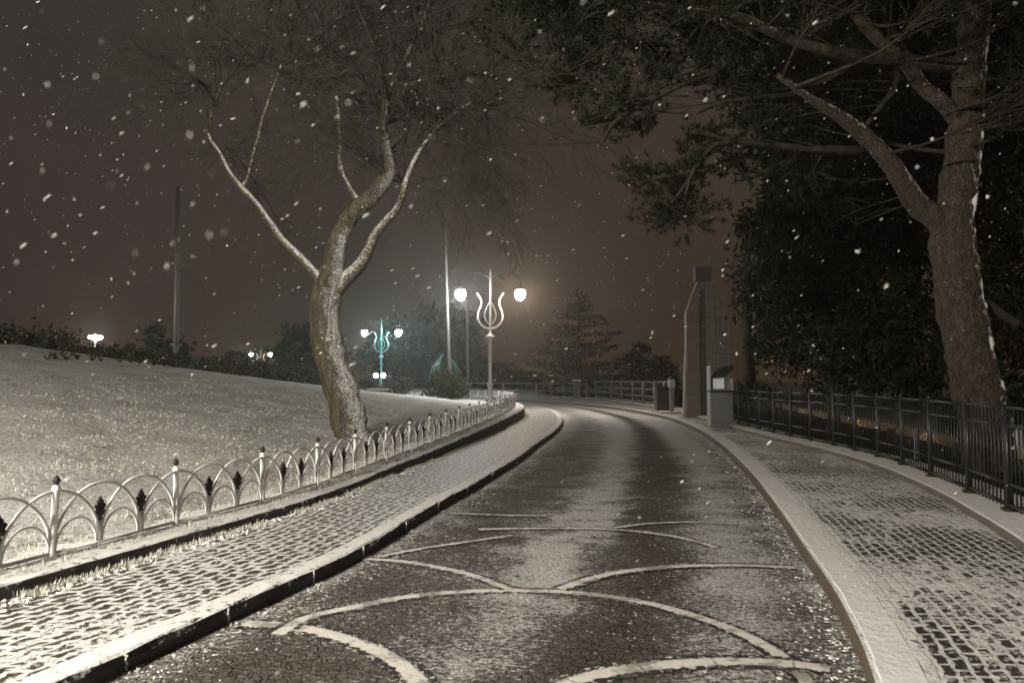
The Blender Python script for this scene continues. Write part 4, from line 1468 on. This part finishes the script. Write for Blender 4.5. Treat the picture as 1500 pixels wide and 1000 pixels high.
# ------------------------------------------------------------------ ribbed arch fountain frame
Df = 64.0
q = A(652, 560, Df)
fa = thing('light_sculpture', 'tall arched sculpture of teal lit ribs behind the flagpole', 'sculpture', (q.x, Df, 0.3))
for s in (-1, 1):
    for w_, hh in ((1.45, 3.3), (1.1, 3.5), (0.7, 3.7)):
        m_ = MB()
        m_.tube(catmull([(s * w_, 0, 0), (s * w_ * 0.95, 0, hh * 0.45), (s * w_ * 0.7, 0, hh * 0.75), (s * w_ * 0.3, 0, hh * 0.96)], 5), 0.035, 6)
        m_.build('rib', M['teal_lit_iron'], fa)
m_ = MB(); m_.lathe([(1.6, -0.1), (1.6, 0.25), (1.4, 0.3)], n=20); m_.build('basin', M['ledge'], fa)

# ------------------------------------------------------------------ shrubs
rg = random.Random(31)
q = A(652, 590, 35.5)
shrub('large round dark bush beside the base of the flagpole', (q.x, 35.5, lawn_z(q.x, 35.5) - .05), 2.1, 1.3, M['bush'], 3800, 0.07, rg)
q = A(578, 572, 50)
shrub('rounded bush with snow on its right side behind the leaning tree', (q.x, 51, 0.35), 2.4, 1.5, M['snowbush'], 2600, 0.09, rg)
q = A(675, 565, 45)
shrub('small white snow covered bush behind the flagpole', (q.x, 45, 0.45), 0.9, 1.2, M['snowbush'], 1500, 0.07, rg)
q = A(545, 575, 52)
shrub('dark low bush left of the twin globe light', (q.x - 1.2, 55, 0.3), 2.0, 1.3, M['bush'], 1500, 0.09, rg)

# bench with snow
q = A(555, 573, 49)
t = thing('bench', 'small park bench under thick snow below the twin globe light', 'bench', (q.x, 49, 0.42))
m_ = MB(); m_.box((0, 0, 0.45), (1.5, 0.45, 0.06)); m_.build('seat', M['arm_iron'], t, False)
m_ = MB(); m_.box((0, 0.22, 0.62), (1.5, 0.05, 0.22)); m_.build('backrest', M['arm_iron'], t, False)
for s in (-1, 1):
    m_ = MB(); m_.box((s * .65, 0, 0.2), (0.06, 0.4, 0.45)); m_.build('leg', M['arm_iron'], t, False)
m_ = MB(); m_.lathe([(0.5, 0), (0.5, 0.08), (0.4, 0.13), (0.05, 0.14)], n=14)
so = m_.build('snow_cap', M['snow'], t); so.location = (0, 0, 0.485); so.scale = (1.55, 0.42, 1)

# hedge: individual bushes along the crest of the lawn
hl = [(0, 505, 25), (-70, 500, 23), (45, 510, 26.5), (90, 515, 28), (135, 520, 29.5), (180, 527, 31), (222, 533, 32.5), (262, 538, 34), (302, 545, 35.5), (340, 550, 37), (376, 556, 38.5), (410, 560, 40), (445, 566, 39), (-130, 497, 21)]
labs = ['leftmost hedge bush at the frame edge on the lawn crest', 'hedge bush wholly outside the left frame edge', 'second hedge bush from the frame edge', 'hedge bush left of the single lamp glow', 'hedge bush right under the single lamp glow', 'hedge bush right of the single lamp glow', 'hedge bush left of the isolated pole', 'hedge bush at the foot of the isolated pole', 'hedge bush right of the isolated pole', 'thin hedge bush halfway between isolated pole and leaning tree', 'hedge bush below the two farthest lamp lights', 'snow flecked hedge bush right of the two farthest lamp lights', 'rounded hedge bush touching the leaning tree outline', 'hedge bush beyond the left frame edge']
order = sorted(range(len(hl)), key=lambda i: hl[i][0])
for i in order:
    a, b_, D = hl[i]
    if a < -60:
        continue
    X = A(a, b_, D).x
    hgt = (28 if i < 9 else 34) * D / FPX * R.uniform(0.9, 1.15)
    if a > 400:
        hgt *= 0.85
    shrub(labs[i], (X, D, lawn_z(X, D) - 0.12), 54 * D / FPX * R.uniform(0.95, 1.1), hgt + 0.15, M['hedge'], 2200, 0.06, rg, 'hedge_bush', 'hedge bushes along the crest of the lawn')
# dead flower stalks in a line below the hedge
m_ = MB()
for i in range(9):
    a = rg.uniform(0, 6.28)
    m_.tube([(0, 0, -0.03), (0.09 * math.cos(a), 0.09 * math.sin(a), 0.11), (0.16 * math.cos(a), 0.16 * math.sin(a), rg.uniform(.14, .22))], [0.014, 0.012, 0.018], 4)
t0 = None
for i in range(22):
    a = 66 + i * 17.5 + rg.uniform(-5, 5)
    b_ = np.interp(a, [66, 200, 300, 450], [533, 541, 552, 565])
    D = np.interp(a, [66, 200, 300, 450], [21, 25, 29, 34])
    X = A(a, float(b_), float(D)).x
    if t0 is None:
        t0 = thing('dry_plant', 'little reddish dead plant in the row across the upper lawn', 'plant', (0, 0, 0), 0, 'dead plants in a row across the upper lawn')
        c0 = m_.build('stalks', M['dry'], t0)
        o = t0
    else:
        o = t0.copy(); COL.objects.link(o)
        ch = c0.copy(); COL.objects.link(ch); ch.parent = o
    o.location = (X, float(D), lawn_z(X, float(D)))
    o.rotation_euler = (0, 0, rg.uniform(0, 6))
    s = rg.uniform(0.6, 1.3)
    o.scale = (s, s, s)

# ------------------------------------------------------------------ far trees
def cedar(label, px, pybase, pytop, D, wpx, rng, mat='cedar', tiers=15, name='cedar_tree', lean=0.0):
    X = A(px, pybase, D).x
    H = (pybase - pytop) * D / FPX
    t = thing(name, label, 'tree', (X, D, 0.0))
    m_ = MB(); m_.tube([(0, 0, -0.2), (0.05, 0, H * 0.5), (0.1, 0, H * 0.97)], [0.35, 0.2, 0.04], 8); m_.build('trunk', M['twig'], t)
    f_ = MB()
    br_ = MB()
    W = wpx * D / FPX
    for k_ in range(tiers):
        z = H * (0.10 + 0.88 * k_ / (tiers - 1))
        env = (W * (1 - (z / H) ** 1.1) * 0.95 + 0.9) * (1.12 if k_ % 3 == 0 else 0.85)
        for j in range(8):
            a = rng.uniform(0, 6.28)
            l = env * rng.uniform(0.55, 1.1)
            zz = z + rng.gauss(0, 0.15)
            e = Vector((math.cos(a) * l, math.sin(a) * l, zz + l * rng.uniform(-0.02, 0.14)))
            s_ = Vector((0, 0, zz))
            br_.tube([s_, s_.lerp(e, .5) + Vector((0, 0, 0.1)), e], [0.06, 0.04, 0.015], 4, cap=False)
            n_ = int(36 * l)
            for i in range(n_):
                f = rng.uniform(0.18, 1.06)
                w = 0.30 * (1.2 - f) * l * 0.6 + 0.15
                q = s_.lerp(e, f) + Vector((rng.gauss(0, w * .5), rng.gauss(0, w * .5), rng.gauss(0.02, 0.09)))
                aa = Vector((rng.gauss(0, 1), rng.gauss(0, 1), rng.gauss(0, .35))).normalized() * rng.uniform(.12, .26)
                bb = aa.cross(Vector((rng.gauss(0, .4), rng.gauss(0, .4), 1))).normalized() * 0.08
                kk = len(f_.v)
                f_.v += [tuple(q - aa), tuple(q + bb), tuple(q + aa), tuple(q - bb)]
                f_.f.append((kk, kk + 1, kk + 2, kk + 3))
    f_.build('crown', M[mat], t, smooth=False)
    br_.build('branches', M['twig'], t)
    return t


rg = random.Random(77)
cedar('layered cedar rising behind the bend of the road', 848, 582, 428, 66, 118, rg, tiers=12)
cedar('smaller conifer on the cedar\'s right, behind the pale railing', 936, 585, 508, 62, 48, rg, tiers=10, name='conifer')
cedar('lowest conifer right beside the brick pylon', 972, 588, 526, 56, 34, rg, tiers=9, name='conifer')


def roundtree(label, px, pyb, pyt, D, wpx, n, rng, name='round_tree'):
    X = A(px, pyb, D).x
    ztop = A(px, pyt, D).z
    H = max(2.0, ztop)
    W = wpx * D / FPX / 2
    t = thing(name, label, 'tree', (X, D, 0.0))
    m_ = MB()
    leaves(m_, (0, 0, H * 0.60), (W, W, H * 0.42), n, 0.022 * D / 8 + 0.08, rng, shell=0.1)
    leaves(m_, (W * .3, 0, H * 0.35), (W * .8, W, H * 0.35), n // 3, 0.022 * D / 8 + 0.08, rng, shell=0.1, zcut=.1)
    m_.build('crown', M['evergreen'], t, smooth=False)
    s_ = MB(); s_.tube([(0, 0, -0.2), (0, 0, H * 0.7)], [0.25, 0.1], 6); s_.build('trunk', M['twig'], t)


roundtree('hazy dark tree standing directly behind the teal sculpture', 640, 575, 447, 78, 135, 5200, rg)
roundtree('hazy dark tree between leaning tree and the teal lamp', 590, 578, 478, 84, 120, 4200, rg)
roundtree('hazy dark tree left of the leaning tree trunk', 452, 575, 474, 90, 92, 4200, rg)
roundtree('low hazy tree under the two farthest lamp lights', 395, 575, 512, 125, 80, 2200, rg)
roundtree('low dark tree behind the double lamp', 712, 582, 528, 86, 90, 2600, rg)
roundtree('low dark tree left of the cedar', 775, 582, 545, 88, 90, 2600, rg)
roundtree('small round tree crown showing above the hedge near the isolated pole', 228, 520, 484, 52, 85, 2400, rg)
roundtree('low dark tree behind the hedge at the frame edge', 20, 520, 480, 60, 170, 2600, rg)

# far light beyond the evergreens
q = A(1079, 518, 90)
t = thing('distant_lamp', 'tiny distant light between brick pylon and evergreen', 'street lamp', (q.x, 90, 0))
m_ = MB(); m_.tube([(0, 0, 0), (0, 0, q.z - .2)], 0.025, 6); m_.build('pole', M['arm_iron'], t)
lathe_obj('globe', [(0.05, -.2), (0.14, 0), (0.05, .2)], glow_mat('warm', 0.7), t, 8, (0, 0, q.z))

# ------------------------------------------------------------------ frost tufts, snow crumbs, falling snow
rg = random.Random(3)
tm = MB()


def tuftg(x, y, z, n, h, w=0.006, spread=0.6):
    w = w * 0.55
    h = h * 0.9
    for i in range(n):
        a = rg.uniform(0, 6.28)
        sp = rg.uniform(0.1, spread)
        bx, by = x + rg.gauss(0, .02), y + rg.gauss(0, .02)
        hh = h * rg.uniform(.5, 1.2)
        tx, ty = bx + math.cos(a) * hh * sp, by + math.sin(a) * hh * sp
        px_s, py_s = -math.sin(a) * w, math.cos(a) * w
        k = len(tm.v)
        tm.v += [(bx - px_s, by - py_s, z - .01), (bx + px_s, by + py_s, z - .01), ((bx + tx) / 2 + px_s, (by + ty) / 2 + py_s, z + hh * .7), ((bx + tx) / 2 - px_s, (by + ty) / 2 - py_s, z + hh * .7), (tx, ty, z + hh)]
        tm.f += [(k, k + 1, k + 2, k + 3), (k + 3, k + 2, k + 4)]


for i in range(1500):       # foot of the fence strip on the walk
    y = 2.5 + 20 * rg.random() ** 1.5
    x = KF(y) + abs(rg.gauss(0, .05)) + 0.01
    if mnoise.noise(Vector((y * 1.3, 0, 0))) < -0.15:
        continue
    tuftg(x, y, 0.105, 6, rg.uniform(.02, .06), 0.005)
for i in range(1500):       # on the strip, under the fence
    y = 2.5 + 22 * rg.random() ** 1.5
    x = FL(y) + rg.uniform(-0.12, 0.26)
    tuftg(x, y, base_z(y) + .004, 5, rg.uniform(.015, .05), 0.005)
for i in range(9000):       # lawn
    y = 2.5 + 20 * rg.random() ** 1.3
    x = FL(y) - 0.15 - 9 * rg.random() ** 1.5
    if mnoise.noise(Vector((x * 1.1, y * 1.1, 7))) < -0.1:
        continue
    tuftg(x, y, lawn_z(x, y), 4, rg.uniform(.02, .055), 0.006, 1.0)
tag(tm.build('frosted_grass', M['frost'], None, False), kind='stuff')

cm = MB()
ICO = [(0, 0, 1), (.89, 0, .45), (.28, .85, .45), (-.72, .53, .45), (-.72, -.53, .45), (.28, -.85, .45), (.72, .53, -.45), (-.28, .85, -.45), (-.89, 0, -.45), (-.28, -.85, -.45), (.72, -.53, -.45), (0, 0, -1)]
ICF = [(0, 1, 2), (0, 2, 3), (0, 3, 4), (0, 4, 5), (0, 5, 1), (1, 6, 2), (2, 7, 3), (3, 8, 4), (4, 9, 5), (5, 10, 1), (2, 6, 7), (3, 7, 8), (4, 8, 9), (5, 9, 10), (1, 10, 6), (11, 7, 6), (11, 8, 7), (11, 9, 8), (11, 10, 9), (11, 6, 10)]


def crumb(mb, x, y, z, sx, sy, sz):
    b = len(mb.v)
    a = rg.uniform(0, 6.28)
    ca, sa = math.cos(a), math.sin(a)
    for v in ICO:
        j = rg.uniform(.65, 1.3)
        vx, vy, vz = v[0] * sx * j, v[1] * sy * j, v[2] * sz * j
        mb.v.append((x + vx * ca - vy * sa, y + vx * sa + vy * ca, z + vz))
    mb.f += [tuple(b + i for i in f) for f in ICF]


for i in range(1300):      # right gutter
    y = 3.0 + 19 * rg.random() ** 1.6
    x = KR(y) - abs(rg.gauss(0.0, 0.16)) - 0.01
    s = rg.uniform(.003, .013) * (1.6 if rg.random() < .12 else 1)
    crumb(cm, x, y, s * .1, s * 1.2, s * .9, s * .35)
for i in range(900):      # left gutter
    y = 3.2 + 16 * rg.random() ** 1.5
    x = KL(y) + abs(rg.gauss(0.0, 0.18)) + 0.01
    s = rg.uniform(.003, .012)
    crumb(cm, x, y, s * .1, s * 2.0, s * .8, s * .3)
for i in range(3400):      # on the road, flakes lying in small ragged bits
    y = 2.9 + 13 * rg.random() ** 1.6
    x = KL(y) + (KR(y) - KL(y)) * rg.random()
    if mnoise.noise(Vector((x * 1.5, y * 0.9, 2))) + rg.gauss(0, .22) < 0.02:
        continue
    s = rg.uniform(.002, .007)
    crumb(cm, x, y, 0.002, s * rg.uniform(1, 3.0), s, s * .3)
for y in [4.15, 4.95, 5.9, 6.75, 7.9, 9.1, 10.4, 12.0]:      # snow caught in the kerb joints
    for j in range(7):
        crumb(cm, KL(y) + .006, y + rg.gauss(0, .008), 0.012 + j * .014, .007, .008, .010)
    for j in range(10):
        crumb(cm, KL(y) + .02 + rg.uniform(0, .05), y + rg.gauss(0, .04), .004, .010, .008, .006)
for i in range(1600):      # left walk next to the strip
    y = 3.0 + 18 * rg.random() ** 1.5
    x = KF(y) + abs(rg.gauss(0, .10))
    s = rg.uniform(.006, .022)
    crumb(cm, x, y, 0.103, s * 1.3, s, s * .6)
tag(cm.build('snow_crumbs', M['snow'], None, True), kind='stuff')

fm = MB()
wind = Vector((-0.80, -0.15, -0.58)).normalized()
for i in range(3600):
    D = 1.2 + 26 * rg.random() ** 0.8
    q = A(rg.uniform(-40, 1540), rg.uniform(-30, 1000) if rg.random() < .5 else rg.uniform(-30, 560), D)
    if q.z < 0.4 or q.z > 10.5:
        continue
    if D < 2.2 and rg.random() < .55:
        continue
    s = rg.uniform(.0012, .0028) * (1.3 if D > 8 else 1)
    w = (wind + Vector((rg.gauss(0, .14), rg.gauss(0, .14), rg.gauss(0, .14)))).normalized()
    if q.x < -2.5 and rg.random() < .5:
        w = Vector((rg.gauss(-.1, .15), 0, -1)).normalized()
    a = w.orthogonal().normalized()
    b_ = w.cross(a)
    b0 = len(fm.v)
    l = rg.uniform(2.5, 5.5)
    for v in ICO:
        j = rg.uniform(.7, 1.25)
        fm.v.append(tuple(q + a * (v[0] * s * j) + b_ * (v[1] * s * j) + w * (v[2] * s * l * j)))
    fm.f += [tuple(b0 + i_ for i_ in f) for f in ICF]
for i in range(80):
    D = rg.uniform(0.7, 2.6)
    q = A(rg.uniform(-20, 520) if rg.random() < .65 else rg.uniform(0, 1500), rg.uniform(-20, 420), D)
    s = rg.uniform(.0006, .0013) * (0.6 + 0.4 * D)
    w = (wind + Vector((rg.gauss(0, .14), rg.gauss(0, .14), rg.gauss(0, .14)))).normalized()
    if q.x / D < -0.3:
        w = Vector((rg.gauss(-.15, .2), 0, -1)).normalized()
    a = w.orthogonal().normalized()
    b_ = w.cross(a)
    b0 = len(fm.v)
    l = rg.uniform(2.5, 5.0)
    for v in ICO:
        j = rg.uniform(.7, 1.25)
        fm.v.append(tuple(q + a * (v[0] * s * j) + b_ * (v[1] * s * j) + w * (v[2] * s * l * j)))
    fm.f += [tuple(b0 + i_ for i_ in f) for f in ICF]
tag(fm.build('falling_snow', M['snow'], None, True), kind='stuff')

# ------------------------------------------------------------------ haze
hz = MB()
hz.box((0, 60, 7.0), (260, 150, 16.4))
ho = hz.build('haze', M['snow'], None, False)
ho.data.materials.clear()
hm = bpy.data.materials.new('haze_air')
hm.use_nodes = True
hn = hm.node_tree
hn.nodes.clear()
o_ = hn.nodes.new('ShaderNodeOutputMaterial')
v_ = hn.nodes.new('ShaderNodeVolumePrincipled')
v_.inputs['Color'].default_value = (0.94, 0.87, 0.81, 1)
v_.inputs['Density'].default_value = 0.0015
v_.inputs['Anisotropy'].default_value = 0.8
hn.links.new(v_.outputs[0], o_.inputs['Volume'])
ho.data.materials.append(hm)
tag(ho, kind='stuff')

# ------------------------------------------------------------------ night sky: cloud lit by the city
w = bpy.data.worlds.new("World")
sc.world = w
w.use_nodes = True
nt = w.node_tree
nt.nodes.clear()
wo = nt.nodes.new('ShaderNodeOutputWorld')
bg = nt.nodes.new('ShaderNodeBackground')
tc_ = nt.nodes.new('ShaderNodeTexCoord')
sp = nt.nodes.new('ShaderNodeSeparateXYZ')
nt.links.new(tc_.outputs['Generated'], sp.inputs[0])
# warm town glow low in the east (right), greyer to the left and up
ma = nt.nodes.new('ShaderNodeMapRange'); ma.inputs[1].default_value = -0.45; ma.inputs[2].default_value = 0.45
nt.links.new(sp.outputs[0], ma.inputs[0])
mx = nt.nodes.new('ShaderNodeMix'); mx.data_type = 'RGBA'
nt.links.new(ma.outputs[0], mx.inputs[0])
mx.inputs[6].default_value = (0.037, 0.026, 0.023, 1)
mx.inputs[7].default_value = (0.045, 0.026, 0.0125, 1)
mu = nt.nodes.new('ShaderNodeMapRange'); mu.inputs[1].default_value = 0.0; mu.inputs[2].default_value = 0.5
nt.links.new(sp.outputs[2], mu.inputs[0])
mx2 = nt.nodes.new('ShaderNodeMix'); mx2.data_type = 'RGBA'
nt.links.new(mu.outputs[0], mx2.inputs[0])
nt.links.new(mx.outputs[2], mx2.inputs[6])
mx2.inputs[7].default_value = (0.044, 0.037, 0.032, 1)
cn = nt.nodes.new('ShaderNodeTexNoise'); cn.inputs['Scale'].default_value = 2.2; cn.inputs['Detail'].default_value = 3.0
nt.links.new(tc_.outputs['Generated'], cn.inputs['Vector'])
cm_ = nt.nodes.new('ShaderNodeMapRange'); cm_.inputs[1].default_value = 0.3; cm_.inputs[2].default_value = 0.7; cm_.inputs[3].default_value = 0.8; cm_.inputs[4].default_value = 1.2
nt.links.new(cn.outputs[0], cm_.inputs[0])
vm = nt.nodes.new('ShaderNodeVectorMath'); vm.operation = 'SCALE'
nt.links.new(mx2.outputs[2], vm.inputs[0]); nt.links.new(cm_.outputs[0], vm.inputs['Scale'])
nt.links.new(vm.outputs[0], bg.inputs['Color'])
bg.inputs['Strength'].default_value = 1.0
nt.links.new(bg.outputs[0], wo.inputs['Surface'])

# ------------------------------------------------------------------ render settings
sc.view_settings.view_transform = 'Standard'
sc.view_settings.look = 'None'
sc.view_settings.exposure = 0.0
sc.view_settings.gamma = 1.0
sc.render.engine = 'CYCLES'
sc.cycles.use_denoising = True
sc.cycles.max_bounces = 5
sc.cycles.diffuse_bounces = 3
sc.cycles.glossy_bounces = 2
sc.cycles.volume_bounces = 1
sc.cycles.sample_clamp_indirect = 4.0
sc.cycles.sample_clamp_direct = 0.0
